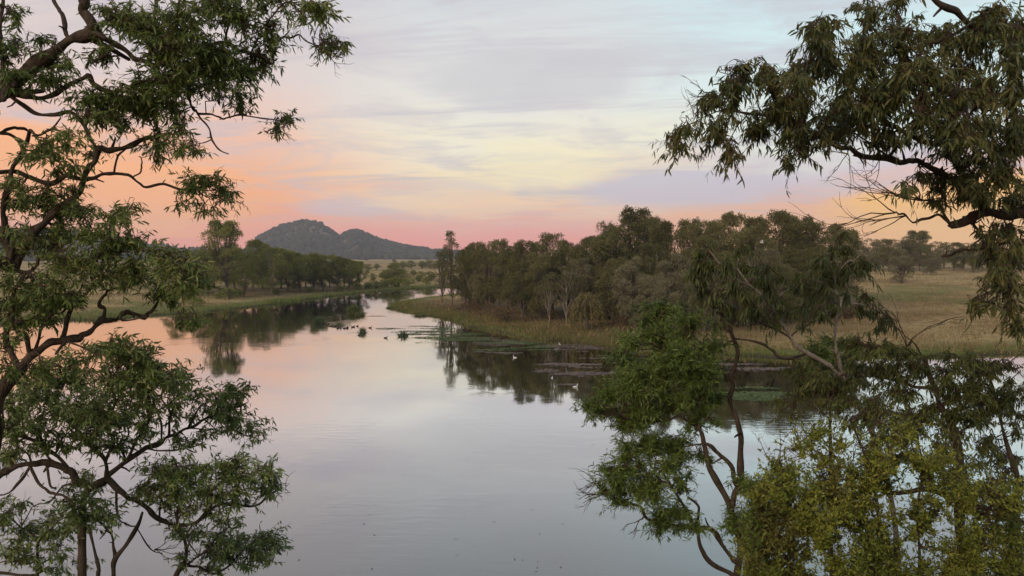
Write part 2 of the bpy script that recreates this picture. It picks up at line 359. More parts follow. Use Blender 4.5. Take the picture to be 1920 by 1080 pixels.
# (left-bank row above, right-bank wood below)
WOOD_TREES = [(848, 573, 430, 26, 'slim'), (829, 566, 466, 26, 'slim'), (872, 578, 462, 32, 'round'), (893, 582, 452, 34, 'tall'), (918, 588, 449, 34, 'round'), (936, 580, 446, 32, 'tall'), (958, 592, 462, 36, 'round'),
              (985, 594, 448, 40, 'tall'), (1012, 600, 470, 36, 'round'), (1036, 588, 434, 42, 'tall'), (1062, 608, 498, 34, 'thin'), (1030, 606, 508, 30, 'thin'), (1082, 596, 452, 42, 'round'),
              (1108, 590, 440, 42, 'round'), (1134, 598, 436, 46, 'tall'), (1160, 592, 420, 46, 'round'), (1196, 586, 384, 48, 'tall'), (1222, 604, 452, 46, 'round'), (1250, 592, 410, 38, 'tall'),
              (1262, 610, 470, 50, 'grey'), (1288, 586, 406, 38, 'tall'), (1320, 598, 440, 46, 'round'), (1345, 586, 408, 44, 'round'), (1376, 582, 394, 48, 'round'), (1412, 590, 420, 46, 'tall'), (1452, 582, 391, 52, 'round'),
              (1492, 582, 402, 44, 'tall'), (1528, 580, 412, 44, 'round'), (1562, 576, 416, 40, 'tall'), (1590, 572, 428, 34, 'round'), (1430, 604, 462, 52, 'grey'), (1366, 612, 470, 50, 'round'), (1500, 600, 460, 50, 'round'),
              (1190, 612, 478, 48, 'grey'), (1148, 606, 480, 44, 'round'), (1240, 624, 508, 40, 'grey'), (1206, 580, 420, 50, 'round'), (1118, 578, 440, 46, 'round'), (960, 576, 458, 40, 'round'), (906, 570, 466, 36, 'round'), (1320, 622, 500, 42, 'grey'), (1560, 590, 470, 42, 'grey'), (1142, 576, 412, 36, 'round'), (1230, 578, 402, 34, 'round'), (1410, 578, 402, 36, 'tall'), (1330, 578, 410, 34, 'tall'), (1066, 584, 446, 36, 'round'), (1010, 584, 452, 34, 'round'), (880, 572, 458, 28, 'tall'), (1476, 574, 396, 36, 'round'), (1300, 604, 462, 44, 'round'), (1400, 612, 490, 44, 'grey'), (1090, 602, 480, 36, 'grey'), (980, 602, 486, 32, 'round'), (1466, 612, 490, 44, 'round'), (1530, 602, 470, 40, 'round')]
FIELD_TREES = [(1690, 531, 464, 30, 'grey'), (1612, 528, 470, 26, 'grey'), (1722, 508, 430, 34, 'tall'), (1745, 516, 472, 20, 'grey')]
for k_ in range(17):
    FIELD_TREES.append((1606 + k_ * 20 + (k_ * 37) % 13 - 6, 503 + (k_ * 29) % 8, 444 + (k_ * 53) % 13, 28, ('round', 'grey', 'round')[k_ % 3]))
FAR_TREES = [(737, 530, 492, 22, 'round'), (724, 531, 505, 16, 'round'), (752, 532, 504, 18, 'round'), (739, 512, 486, 7, 'slim'), (700, 528, 512, 8, 'round'), (776, 520, 506, 9, 'round'), (790, 522, 508, 9, 'round'), (716, 522, 510, 7, 'round'), (808, 526, 508, 12, 'round'),
             (756, 505, 490, 13, 'round'), (772, 504, 488, 14, 'round'), (790, 504, 489, 14, 'round'), (806, 504, 487, 14, 'round'), (822, 505, 488, 15, 'round'), (838, 505, 487, 16, 'round'), (742, 504, 491, 10, 'round'),
             (120, 508, 486, 20, 'round'), (300, 506, 482, 22, 'round'), (690, 508, 494, 9, 'round'), (706, 506, 494, 8, 'round')]
def GLs(uv):
    R_ = np.array([ray(u, v) for u, v in uv]); z = np.full(len(R_), .5)
    for _ in range(10):
        p = CAM + R_ * ((z - CAM[2]) / R_[:, 2])[:, None]; z = z * .4 + .6 * land(p[:, 0], p[:, 1])[0]
    return np.stack([p[:, 0], p[:, 1], land(p[:, 0], p[:, 1])[0]], -1)
def spots(lst):
    ps = GLs([(a[0], a[1]) for a in lst]); return [(ps[i],) + tuple(a) for i, a in enumerate(lst)]
SP_L, SP_W, SP_F, SP_FAR = spots(LEFT_TREES), spots(WOOD_TREES), spots(FIELD_TREES), spots(FAR_TREES)

# ------------------------------------------------------------------ ground
rr = np.exp(np.linspace(math.log(2.5), math.log(2950), 470))
az = np.concatenate([np.linspace(-180, -48, 40, endpoint=False), np.linspace(-48, 48, 330, endpoint=False), np.linspace(48, 180, 40, endpoint=False)])
AZ, RR = np.meshgrid(np.radians(az), rr)
gx, gy = (np.sin(AZ) * RR).ravel(), (np.cos(AZ) * RR).ravel()
gz, gd = land(gx, gy)
nr, na = RR.shape
i = np.arange(nr - 1)[:, None] * na; j = np.arange(na)[None]; k = (j + 1) % na
Q = np.stack([i + j, i + na + j, i + na + k, i + k], -1).reshape(-1, 4)
V = np.stack([gx, gy, gz], -1); V = np.vstack([V, [[0, 0, 6.3]]])
fan = np.stack([np.full(na, len(V) - 1), np.arange(na), (np.arange(na) + 1) % na], -1)
green = np.exp(-np.maximum(gd, 0) / 5.5) + .55 * np.exp(-((fbm(gx * .03, gy * .03, 31) - .62) / .07) ** 2)
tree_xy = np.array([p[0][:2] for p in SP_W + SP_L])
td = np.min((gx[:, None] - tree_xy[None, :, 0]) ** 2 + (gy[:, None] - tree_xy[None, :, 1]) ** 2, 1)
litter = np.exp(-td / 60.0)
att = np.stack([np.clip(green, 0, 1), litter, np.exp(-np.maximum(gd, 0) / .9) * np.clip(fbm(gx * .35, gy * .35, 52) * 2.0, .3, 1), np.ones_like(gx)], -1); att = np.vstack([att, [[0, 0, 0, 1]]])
m, t, out = material('ground')
at_ = t.new('ShaderNodeAttribute', attribute_name='zone'); s3 = t.new('ShaderNodeSeparateColor'); t.l.new(at_.outputs['Color'], s3.inputs[0])
tcx = t.new('ShaderNodeTexCoord'); ob = tcx.outputs['Object']
mp = t.new('ShaderNodeMapping'); mp.inputs['Scale'].default_value = (.5, 1.3, 1); t.l.new(ob, mp.inputs[0])
n1 = t.noise(mp.outputs[0], .06, 6, .62); n2 = t.noise(ob, .9, 6, .7); n3 = t.noise(ob, 6, 3, .6)
dry = t.ramp(t.m('ADD', t.m('MULTIPLY', n1, .55), t.m('MULTIPLY', n2, .45)), [(.36, (.13, .078, .032, 1)), (.45, (.25, .16, .066, 1)), (.53, (.38, .265, .125, 1)), (.59, (.27, .19, .072, 1)), (.66, (.14, .125, .04, 1))])
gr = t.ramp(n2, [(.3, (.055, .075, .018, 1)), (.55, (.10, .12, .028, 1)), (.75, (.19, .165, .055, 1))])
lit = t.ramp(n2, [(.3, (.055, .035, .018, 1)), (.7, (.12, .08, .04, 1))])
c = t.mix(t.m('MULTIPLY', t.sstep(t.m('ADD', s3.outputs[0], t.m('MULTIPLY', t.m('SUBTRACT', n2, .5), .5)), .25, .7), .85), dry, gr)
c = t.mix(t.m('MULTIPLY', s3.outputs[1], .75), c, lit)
c = t.mix(t.m('MULTIPLY', t.sstep(s3.outputs[2], .3, .8), .9), c, (.045, .032, .02, 1))
b = principled(t, c, .95, .1, bump(t, t.m('ADD', n2, t.m('MULTIPLY', n3, .5)), .6, .12)); t.l.new(b.outputs[0], out.inputs[0])
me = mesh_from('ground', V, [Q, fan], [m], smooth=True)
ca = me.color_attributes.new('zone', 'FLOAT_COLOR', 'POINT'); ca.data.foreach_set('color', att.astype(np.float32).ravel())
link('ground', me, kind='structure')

# ------------------------------------------------------------------ water
m, t, out = material('water')
tcx = t.new('ShaderNodeTexCoord'); ob = tcx.outputs['Object']
mp = t.new('ShaderNodeMapping'); mp.inputs['Rotation'].default_value = (0, 0, R(24)); mp.inputs['Scale'].default_value = (.55, 1.7, 1); t.l.new(ob, mp.inputs[0])
rip = t.noise(mp.outputs[0], 1.7, 3, .5, .4)                      # wind ripples, in patches
big = t.noise(ob, .09, 4, .55, .6)
fine = t.noise(ob, 2.2, 2, .5)
mp2 = t.new('ShaderNodeMapping'); mp2.inputs['Scale'].default_value = (.35, 1.0, 1); t.l.new(ob, mp2.inputs[0])
swell = t.noise(mp2.outputs[0], .35, 2, .5)
h = t.m('ADD', t.m('MULTIPLY', t.m('MULTIPLY', rip, t.sstep(big, .49, .66, .02, 1.0)), .0085), t.m('ADD', t.m('MULTIPLY', swell, .0032), t.m('MULTIPLY', fine, .0006)))
bn = t.new('ShaderNodeBump'); bn.inputs['Strength'].default_value = 1.0; bn.inputs['Distance'].default_value = 1.0; t.put(bn.inputs['Height'], h)
deep = t.ramp(t.noise(ob, .05, 3, .5), [(.3, (.108, .101, .095, 1)), (.7, (.130, .120, .111, 1))])
body = principled(t, deep, .9, 0.0)
gl = t.new('ShaderNodeBsdfGlossy'); gl.inputs['Roughness'].default_value = .035; t.l.new(bn.outputs[0], gl.inputs['Normal'])
fr = t.new('ShaderNodeFresnel'); fr.inputs['IOR'].default_value = 1.33; t.l.new(bn.outputs[0], fr.inputs['Normal'])
mx = t.new('ShaderNodeMixShader'); t.l.new(t.m('MULTIPLY', fr.outputs[0], 3.6, clamp=True), mx.inputs[0]); t.l.new(body.outputs[0], mx.inputs[1]); t.l.new(gl.outputs[0], mx.inputs[2])
t.l.new(mx.outputs[0], out.inputs[0])
V = np.array([(-425, 10, 0), (425, 10, 0), (425, 230, 0), (-425, 230, 0)], float)
link('water', mesh_from('water', V, [np.array([[0, 1, 2, 3]])], [m]), kind='structure')

# ------------------------------------------------------------------ hills
HILL_A = [(400, 486), (450, 476), (470, 460), (486, 443), (500, 435), (520, 425), (545, 419), (580, 416), (605, 420), (625, 433), (637, 443), (650, 435), (668, 429), (690, 439), (720, 453), (760, 460), (800, 466), (840, 470), (900, 475), (1000, 482)]
HILL_B = [(-700, 452), (-300, 432), (0, 429), (100, 431), (200, 442), (280, 456), (340, 464), (400, 466), (470, 470), (560, 480)]
m, t, out = material('hillside')
tcx = t.new('ShaderNodeTexCoord'); n = t.noise(tcx.outputs['Object'], .012, 7, .65)
c = t.ramp(n, [(.35, (.055, .05, .035, 1)), (.47, (.11, .09, .06, 1)), (.57, (.22, .165, .12, 1)), (.68, (.30, .23, .17, 1))])
b = principled(t, c, 1.0, 0.0, bump(t, n, 1.0, 6.0)); t.l.new(b.outputs[0], out.inputs[0]); M['hillside'] = m
def hill(prof, dist, sig, seed, name):
    us = np.array([p[0] for p in prof], float); hs = np.array([8 + (480 - p[1]) / F * dist for p in prof]) - 5.5
    X = np.linspace((us[0] - 960) / F * dist * 1.3, max(60, (us[-1] - 960) / F * dist * 1.3), 260); Y = np.linspace(dist - 2.4 * sig, dist + 2.4 * sig, 90)
    XX, YY = np.meshgrid(X, Y)
    def height(x, y):
        u = 960 + x / y * F
        hh = np.interp(u, us, hs)
        wv = (fbm(x * .004, y * .004, seed) - .5) * sig * .5
        e = np.exp(-((y - dist - wv) / sig) ** 2)
        return hh * e * (1 + (fbm(x * .012, y * .012, seed + 3) - .5) * .35 * (1 - e) * 2) + (fbm(x * .02, y * .02, seed + 5, 5) - .5) * 11 * np.minimum(1, e * 1.6) - 1.5
    Z = height(XX.ravel(), YY.ravel())
    ny, nx = XX.shape; i = np.arange(ny - 1)[:, None] * nx; j = np.arange(nx - 1)[None]
    Q = np.stack([i + j, i + j + 1, i + nx + j + 1, i + nx + j], -1).reshape(-1, 4)
    link(name, mesh_from(name, np.stack([XX.ravel(), YY.ravel(), Z], -1), [Q], [M['hillside']], smooth=True), kind='structure')
    return height, X, Y
ico = []
ph = (1 + 5 ** .5) / 2
ICO_V = unit(np.array([(-1, ph, 0), (1, ph, 0), (-1, -ph, 0), (1, -ph, 0), (0, -1, ph), (0, 1, ph), (0, -1, -ph), (0, 1, -ph), (ph, 0, -1), (ph, 0, 1), (-ph, 0, -1), (-ph, 0, 1)], float))
ICO_F = np.array([(0, 11, 5), (0, 5, 1), (0, 1, 7), (0, 7, 10), (0, 10, 11), (1, 5, 9), (5, 11, 4), (11, 10, 2), (10, 7, 6), (7, 1, 8), (3, 9, 4), (3, 4, 2), (3, 2, 6), (3, 6, 8), (3, 8, 9), (4, 9, 5), (2, 4, 11), (6, 2, 10), (8, 6, 7), (9, 8, 1)])
def hill_wood(height, X, Y, dist, n, seed, label):
    rg = np.random.default_rng(seed)
    x = rg.uniform(X[0], X[-1], n * 3); y = rg.uniform(Y[0], dist + 190, n * 3); z = height(x, y)
    dens = fbm(x * .013, y * .013, seed + 40, 3)
    keep = (z > 1.0) & (dens + rg.uniform(-.15, .15, len(x)) + np.clip(z / 400, 0, .10) > .45)
    x, y, z = x[keep][:n], y[keep][:n], z[keep][:n]; k = len(x)
    s = rg.uniform(1.0, 2.5, k) ** 2
    V = ICO_V[None] * rg.uniform(.6, 1.25, (k, 12, 1)) * s[:, None, None] * np.array([1, 1, 1.05]) + np.stack([x, y, z + s * .75], -1)[:, None]
    Fc = (ICO_F[None] + np.arange(k)[:, None, None] * 12).reshape(-1, 3)
    o = link('hill_woodland', mesh_from('hill_woodland', V.reshape(-1, 3), [Fc], [M['hill_tree']]), kind='stuff'); tag(o, label, 'woodland')
ha = hill(HILL_A, 1750, 300, 51, 'hill'); hill_wood(*ha, 1750, 10000, 5, 'hazy scrubby woodland covering the twin-peaked hill')
hb = hill(HILL_B, 1350, 300, 77, 'hill'); hill_wood(*hb, 1350, 6000, 6, 'hazy woodland on the low ridge behind the left tree')

# ------------------------------------------------------------------ middle-distance trees
def gum_proto(kind, seed):
    """unit-free gum in metres, about 12 m tall; returns (trunk verts.., crown verts..), height, half width"""
    rg = np.random.default_rng(seed)
    H = 12.0
    P_ = {'tall': (.20, 3.4, 54, .42, 1.0), 'round': (.14, 3.8, 52, .50, 1.0), 'spread': (.10, 4.6, 46, .5, .9), 'slim': (.16, 1.9, 30, .55, .8), 'thin': (.42, 2.4, 16, .3, .7), 'grey': (.10, 4.0, 50, .52, 1.0), 'white': (.12, 4.2, 44, .5, .95)}[kind]
    z0f, rw, nl, zr, dens = P_
    tubes = []
    lean = rg.normal(0, .35, 2)
    nst = {'spread': 3, 'white': 2, 'grey': 3}.get(kind, 1)
    tops = []
    for sidx in range(nst):
        a = rg.uniform(0, 6.28) + sidx * 2.1; q = 0 if nst == 1 else .9
        tp = np.array([lean[0] + math.cos(a) * q * 1.6, lean[1] + math.sin(a) * q * 1.6, H * (.62 if kind != 'thin' else .75)])
        pts = spline([(math.cos(a) * q * .12, math.sin(a) * q * .12, -.3), (math.cos(a) * q * .3 + lean[0] * .1, math.sin(a) * q * .3, H * .1), (tp[0] * .6 + rg.normal(0, .15), tp[1] * .6 + rg.normal(0, .15), H * .32), tp], 5)
        r0 = {'thin': .13, 'slim': .13}.get(kind, .26) * (1 if nst == 1 else .75)
        tubes.append((pts, np.linspace(r0, r0 * .35, len(pts)), 7)); tops.append(pts)
    lobes = []
    for l in range(nl):
        zf = z0f + (1 - z0f) * rg.uniform(0, 1) ** .8
        # envelope: widest at two thirds
        e = max(.12, math.sin(math.pi * min(1, max(0, (zf - z0f + .16) / (1.1 - z0f + .12)))) ** .7)
        a = l * 2.399 + rg.normal(0, .4); e *= 1 + .35 * math.sin(a * 2 + seed) * .6; r = rw * e * math.sqrt(rg.uniform(.12, 1.0))
        s = rg.uniform(.6, 1.3) * (rw / 4) ** .6 * (.85 if zf > .88 else 1)
        c = np.array([lean[0] * zf + math.cos(a) * r, lean[1] * zf + math.sin(a) * r, zf * H - s * .55])
        lobes.append((c, s))
        st = tops[l % nst]; q = st[int(len(st) * rg.uniform(.35, .95)) - 1]
        if q[2] < c[2] + .5 or rg.random() < .4:
            mid = (q + c) / 2 + np.array([0, 0, -.25]) + rg.normal(0, .2, 3)
            pts = spline([q, mid, c], 4); tubes.append((pts, np.linspace(.085, .025, len(pts)), 4))
    Bs, Ds, Ls = [], [], []
    for c, s in lobes:
        n = int(440 * dens * s * s)
        d = unit(rg.normal(size=(n, 3))); d[:, 2] = np.where((d[:, 2] < -.3) & (rg.random(n) < .8), -d[:, 2], d[:, 2])
        rad = s * (1.05 * rg.uniform(.3, 1.0, n) ** .3)[:, None]
        # lumpy surface
        lump = 1 + .28 * np.sin(d[:, :1] * 5 + c[0]) * np.sin(d[:, 1:2] * 5 + c[1]) + .12 * rg.normal(size=(n, 1))
        Bs.append(c + d * rad * lump * np.array([1.05, 1.05, .92]))
        Ds.append(d * .5 + rg.normal(0, .7, (n, 3))); Ls.append(rg.uniform(.14, .29, n))
    B = np.vstack(Bs); D = np.vstack(Ds); L = np.concatenate(Ls)
    cv, cq = kites_geo(B, D, L, L * .5, rg)
    return cat_tubes(tubes), (cv, cq), cv[:, 2].max(), np.percentile(np.abs(cv[:, :2] - lean), 97)
PROTO = {}
def proto_meshes(kind, var, crown_m, trunk_m):
    key = (kind, var, crown_m, trunk_m)
    if key not in PROTO:
        (tv, tq, tt), (cv, cq), H, W = gum_proto(kind, var * 31 + sum(map(ord, kind)))
        PROTO[key] = (mesh_from('trunk', tv, [tq, tt], [M[trunk_m]], smooth=True), mesh_from('crown', cv, [cq], [M[crown_m]]), H, W)
    return PROTO[key]
def place_tree(pos, u, vb, vt, hw, kind, var, crown_m, trunk_m, label, group, cat='tree', name='gum_tree'):
    tm, cm, H, W = proto_meshes(kind, var, crown_m, trunk_m)
    d = float((pos - CAM) @ FW)
    top = CAM[2] + d * (ray(u, vt)[2]); h = max(1.2, top - pos[2]); wd = min(hw / F * d, (.75 if name == 'distant_tree' else .40) * h)
    e = bpy.data.objects.new(name, None); COL.objects.link(e); e.location = pos; e.rotation_euler = (0, 0, random.uniform(0, 6.28)); e.empty_display_size = .5
    sxy = wd / W * .88; e.scale = (sxy, sxy, h / H)
    link('trunk', tm, e); link('crown', cm, e); tag(e, label, cat, group); return e
ORD = ['first', 'second', 'third', 'fourth', 'fifth', 'sixth', 'seventh', 'eighth', 'ninth', 'tenth', 'eleventh', 'twelfth', 'thirteenth', 'fourteenth', 'fifteenth', 'sixteenth', 'seventeenth', 'eighteenth', 'nineteenth', 'twentieth'] + ['twenty-' + x for x in ('first', 'second', 'third', 'fourth', 'fifth', 'sixth', 'seventh', 'eighth', 'ninth')]
LOOK = {'tall': 'tall open-crowned gum', 'round': 'round-crowned gum', 'spread': 'spreading gum', 'slim': 'slim gum', 'thin': 'thin pale-stemmed gum', 'grey': 'grey-leaved gum', 'white': 'pale-trunked gum'}
def row_labels(lst, rows, taken, noun=None):
    """one label each: row of the stand and place in that row counted from the left"""
    res = {}
    for lo, hi, text in rows:
        idx = sorted([i for i, a in enumerate(lst) if lo <= a[1] < hi and i not in taken], key=lambda i: lst[i][0])
        for n, i in enumerate(idx): res[i] = f"{noun or LOOK[lst[i][4]]}, {ORD[n]} from the left {text}"
    res.update(taken); return res
def place_many(sp, crown_m, label, group, labels={}, name='gum_tree', vars_=2):
    for i, (pos, u, vb, vt, hw, k) in enumerate(sp):
        cm = 'crown_grey' if k == 'grey' and crown_m == 'crown_wood' else crown_m
        tmat = 'trunk_white' if k in ('white', 'thin') or i % 7 == 3 else 'trunk_far'
        place_tree(pos, u, vb, vt, hw, k, i % vars_, cm, tmat, labels.get(i, label), group, name=name)
place_many(SP_L, 'crown_left', 'olive gum tree in the row along the left bank', 'gum trees on the left bank',
           row_labels(LEFT_TREES, [(545, 999, 'in the front row on the left bank'), (0, 545, 'in the back row on the left bank')], {0: 'tallest gum on the left bank, its open crown standing clear of the others', 1: 'low spreading gum in front of the tallest left-bank gum, on forked dark stems',
            4: 'left-bank gum with pale forked trunk leaning over the grass', 12: 'small gum at the right-hand end of the left-bank row'}))
place_many(SP_W, 'crown_wood', 'grey-green gum tree in the dense wood on the right bank', 'gum trees of the right-bank wood',
           row_labels(WOOD_TREES, [(596, 999, 'in the front row of the right-bank wood'), (586, 596, 'in the middle row of the right-bank wood'), (0, 586, 'in the back row of the right-bank wood')], {0: 'slender tall gum rising at the left end of the right-bank wood, by the narrow channel', 10: 'thin pale-trunked gum at the front edge of the wood, left of the willow', 16: 'tallest gum in the right-bank wood, its domed crown highest on the skyline',
            1: 'short slim gum leaning over the narrow channel at the wood\'s left tip'}))
place_many(SP_F, 'crown_wood', 'grey-green gum tree in the belt beyond the dry paddock', 'gum trees beyond the paddock',
           row_labels(FIELD_TREES, [(0, 999, 'in the tree belt beyond the dry paddock')], {0: 'rounded grey gum standing alone in the dry paddock on the right', 2: 'taller domed gum in the belt right behind the lone paddock tree'}))
place_many(SP_FAR, 'crown_left', 'small far-off tree on the plain below the hill', 'distant trees on the plain', row_labels(FAR_TREES, [(0, 508, 'in the farthest tree line under the hill'), (508, 999, 'of the scattered small trees on the far plain')], {0: 'bushy green tree on the far bank in front of the hill', 3: 'thin pointed tree behind the bushy tree on the far bank'}, 'small distant tree'), name='distant_tree', vars_=2)

# understorey of the wood: each bush its own
def bush_mesh(seed, mat, n=900, flat=.75, leaf=(.12, .26), drop=0.0):
    rg = np.random.default_rng(seed); B, D = [], []
    lob = [(rg.normal(0, .38, 3) * np.array([1, 1, .5]) + np.array([0, 0, .55]), rg.uniform(.35, .6)) for _ in range(9)]
    for c, s in lob:
        k = n // 9; d = unit(rg.normal(size=(k, 3))); B.append(c + d * s * (rg.uniform(.3, 1, (k, 1)) ** .4) * np.array([1, 1, flat])); D.append(d + rg.normal(0, .5, (k, 3)) + np.array([0, 0, .2 - drop]))
    B = np.vstack(B); B[:, 2] = np.maximum(B[:, 2], .03); D = np.vstack(D); L = rg.uniform(*leaf, len(B))
    cv, cq = kites_geo(B, D, L, L * .4, rg)
    tb = [(spline([(0, 0, -.1), c * .5 + rg.normal(0, .05, 3), c], 3), np.linspace(.03, .008, 7), 4) for c, s in lob]
    return cat_tubes(tb), (cv, cq)
BUSH = {}
def place_bush(pos, s, mat, var, label, group, name='bush'):
    if (mat, var) not in BUSH:
        (tv, tq, tt), (cv, cq) = bush_mesh(var + 900, mat); BUSH[(mat, var)] = (mesh_from('stem', tv, [tq, tt], [M['trunk_far']], smooth=True), mesh_from('foliage', cv, [cq], [M[mat]]))
    st, fo = BUSH[(mat, var)]
    e = bpy.data.objects.new(name, None); COL.objects.link(e); e.location = pos; e.rotation_euler = (0, 0, random.uniform(0, 6.28)); e.scale = (s, s, s * random.uniform(.8, 1.1))
    link('stem', st, e); link('foliage', fo, e); return tag(e, label, 'bush', group)
for k in range(28):
    u = 880 + k * 27 + random.uniform(-12, 12); v = random.uniform(568, 606) + max(0, (u - 1100)) * .02
    place_bush(GL(u, v), random.uniform(.8, 1.7), ['crown_brown', 'crown_wood', 'crown_brown'][k % 3], k % 4, 'low ' + ('olive' if k % 3 == 1 else 'brown') + ' bush, ' + ORD[k] + ' from the left in the undergrowth of the right-bank wood', 'undergrowth bushes in the wood')
for n_, (u, v, s) in enumerate([(365, 575, 1.1), (412, 560, 1.0), (432, 561, 1.6), (448, 557, 1.2), (520, 553, 1.0), (580, 549, .9), (640, 546, 1.0)]):
    place_bush(GL(u, v), s, 'crown_left', int(u) % 4, 'low green bush, ' + ORD[n_] + ' from the left at the foot of the left-bank gums', 'bushes on the left bank')
for n_, (u, v, s) in enumerate(sorted([(705, 541, 1.6), (722, 539, 1.9), (742, 538, 2.2), (690, 542, 1.4), (765, 536, 1.6), (800, 533, 1.6), (672, 544, 1.2), (785, 528, 1.4), (660, 536, 1.0)])):
    place_bush(GL(u, v), s, 'crown_left', int(u) % 4, 'rounded bush, ' + ORD[n_] + ' from the left on the far bank below the hill', 'bushes on the far bank')

# willow, bare brown shrubs, leaning dead tree on the spit
def strand_tree(name, pos, h, w, label, mat, nst, seed, droop=1.0):
    rg = np.random.default_rng(seed)
    e = bpy.data.objects.new(name, None); COL.objects.link(e); e.location = pos
    tr = spline([(0, 0, -.2), (.05 * w, 0, h * .25), (-.08 * w, 0, h * .5), (-.05 * w, .05, h * .7)], 5)
    tb = [(tr, np.linspace(.20, .08, len(tr)), 7)]; B, D = [], []
    for k in range(nst):
        a = rg.uniform(0, 6.28); r = w * math.sqrt(rg.uniform(.05, 1)); hz = h * (1 - .25 * (r / w) ** 2) * rg.uniform(.86, 1.02)
        s = tr[rg.integers(8, len(tr))]
        pk = np.array([math.cos(a) * r * .7, math.sin(a) * r * .7, hz]); en = np.array([math.cos(a) * r, math.sin(a) * r, hz - droop * h * rg.uniform(.25, .65)])
        p = spline([s, (s + pk) / 2 + np.array([0, 0, .1 * h]), pk, (pk + en) / 2 + np.array([math.cos(a), math.sin(a), 0]) * .1 * w, en], 4)
        tb.append((p, np.linspace(.03, .006, len(p)), 3))
        q = p[6:]; idx = rg.integers(0, len(q), 46); B.append(q[idx] + rg.normal(0, .06, (46, 3))); D.append(np.tile([0, 0, -1.0], (46, 1)) + rg.normal(0, .35, (46, 3)))
    B = np.vstack(B); L = rg.uniform(.14, .28, len(B)); cv, cq = kites_geo(B, np.vstack(D), L, L * .3, rg)
    tv, tq, tt = cat_tubes(tb); link('trunk', mesh_from('trunk', tv, [tq, tt], [M['trunk_far']], smooth=True), e); link('crown', mesh_from('crown', cv, [cq], [M[mat]]), e)
    return tag(e, label, 'tree')
p = GL(1099, 619); strand_tree('willow_tree', p, 3.9, 2.0, 'small weeping willow with olive hanging strands at the edge of the grass', 'crown_willow', 150, 3)
def bare_shrub(name, pos, h, w, label, seed, lean=0.0, thick=.07, leaves=True, mat='crown_brown'):
    rg = np.random.default_rng(seed); tb = []; tips = []
    def grow(p, d, L, r, lev):
        n = 5; pts = [p]; dd = d.copy()
        for _ in range(n): dd = unit(dd + rg.normal(0, .22, 3)); pts.append(pts[-1] + dd * L / n)
        tb.append((np.array(pts), np.linspace(r, r * .5, n + 1), 5 if lev < 2 else 3)); tips.extend(pts[3:])
        if lev < 4:
            for _ in range(3): grow(pts[rg.integers(2, n + 1)], unit(dd + rg.normal(0, .65, 3) + np.array([0, 0, .15])), L * rg.uniform(.55, .8), r * .5, lev + 1)
    for s in range(3): grow(np.array([rg.normal(0, .08), rg.normal(0, .08), -.1]), unit(np.array([lean + rg.normal(0, .45) * w / h, rg.normal(0, .45), 1.0])), h * .42, thick, 1)
    e = bpy.data.objects.new(name, None); COL.objects.link(e); e.location = pos
    tv, tq, tt = cat_tubes(tb); link('stem', mesh_from('stem', tv, [tq, tt], [M['trunk_far']], smooth=True), e)
    if leaves:
        tp = np.array(tips); idx = rg.integers(0, len(tp), 1500); L = rg.uniform(.08, .2, 1500)
        cv, cq = kites_geo(tp[idx] + rg.normal(0, .15, (1500, 3)), rg.normal(size=(1500, 3)), L, L * .3, rg); link('foliage', mesh_from('foliage', cv, [cq], [M[mat]]), e)
    return tag(e, label, 'shrub')
bare_shrub('bare_shrub', GL(953, 604), 3.4, 3.4, 'round brown twiggy shrub on the grass in front of the wood', 11, thick=.06)
bare_shrub('dead_tree', GL(868, 585), 2.6, 2.0, 'dark leaning dead tree on the grassy spit', 12, lean=-.5, thick=.12, leaves=False)
bare_shrub('bare_shrub', GL(902, 592), 2.6, 2.4, 'reddish-brown shrub between the dead tree and the larger twiggy shrub', 13, thick=.05)
bare_shrub('bare_shrub', GL(1185, 612), 2.4, 2.4, 'straw-brown bare shrub right of the willow', 14, thick=.05)
rg = np.random.default_rng(5)
p = GL(430, 562); pts = spline([(0, 0, -.2), (.04, 0, .6), (.0, .03, 1.2), (.06, 0, 1.75)], 4)
tag(link('dead_stump', mesh_from('dead_stump', *[(lambda v, q, t_: (v, [q, t_]))(*tube(pts, np.linspace(.2, .12, len(pts)) * rg.uniform(.85, 1.15, len(pts)), 8))][0], [M['bark_dark']], smooth=True), loc=p), 'dark upright stump on the left bank in front of the gums', 'stump')

# ------------------------------------------------------------------ grasses
def blades(name, XY, hgt, wid, mat, label, rg, lean=.35):
    z, d = land(XY[:, 0], XY[:, 1]); ok = d > -.15; XY, z, hgt = XY[ok], z[ok], hgt[ok]
    n = len(XY); b = np.stack([XY[:, 0], XY[:, 1], z - .03], -1); a = rg.uniform(0, 6.28, n)
    s = np.stack([np.cos(a), np.sin(a), np.zeros(n)], -1) * (wid * rg.uniform(.6, 1.4, n))[:, None]
    tip = b + np.stack([rg.normal(0, lean, n) * hgt, rg.normal(0, lean, n) * hgt, hgt], -1)
    V = np.stack([b - s, b + s, tip], 1).reshape(-1, 3)
    o = link(name, mesh_from(name, V, [np.arange(n * 3).reshape(-1, 3)], [mat]), kind='stuff'); return tag(o, label, 'grass')
rg = np.random.default_rng(33)
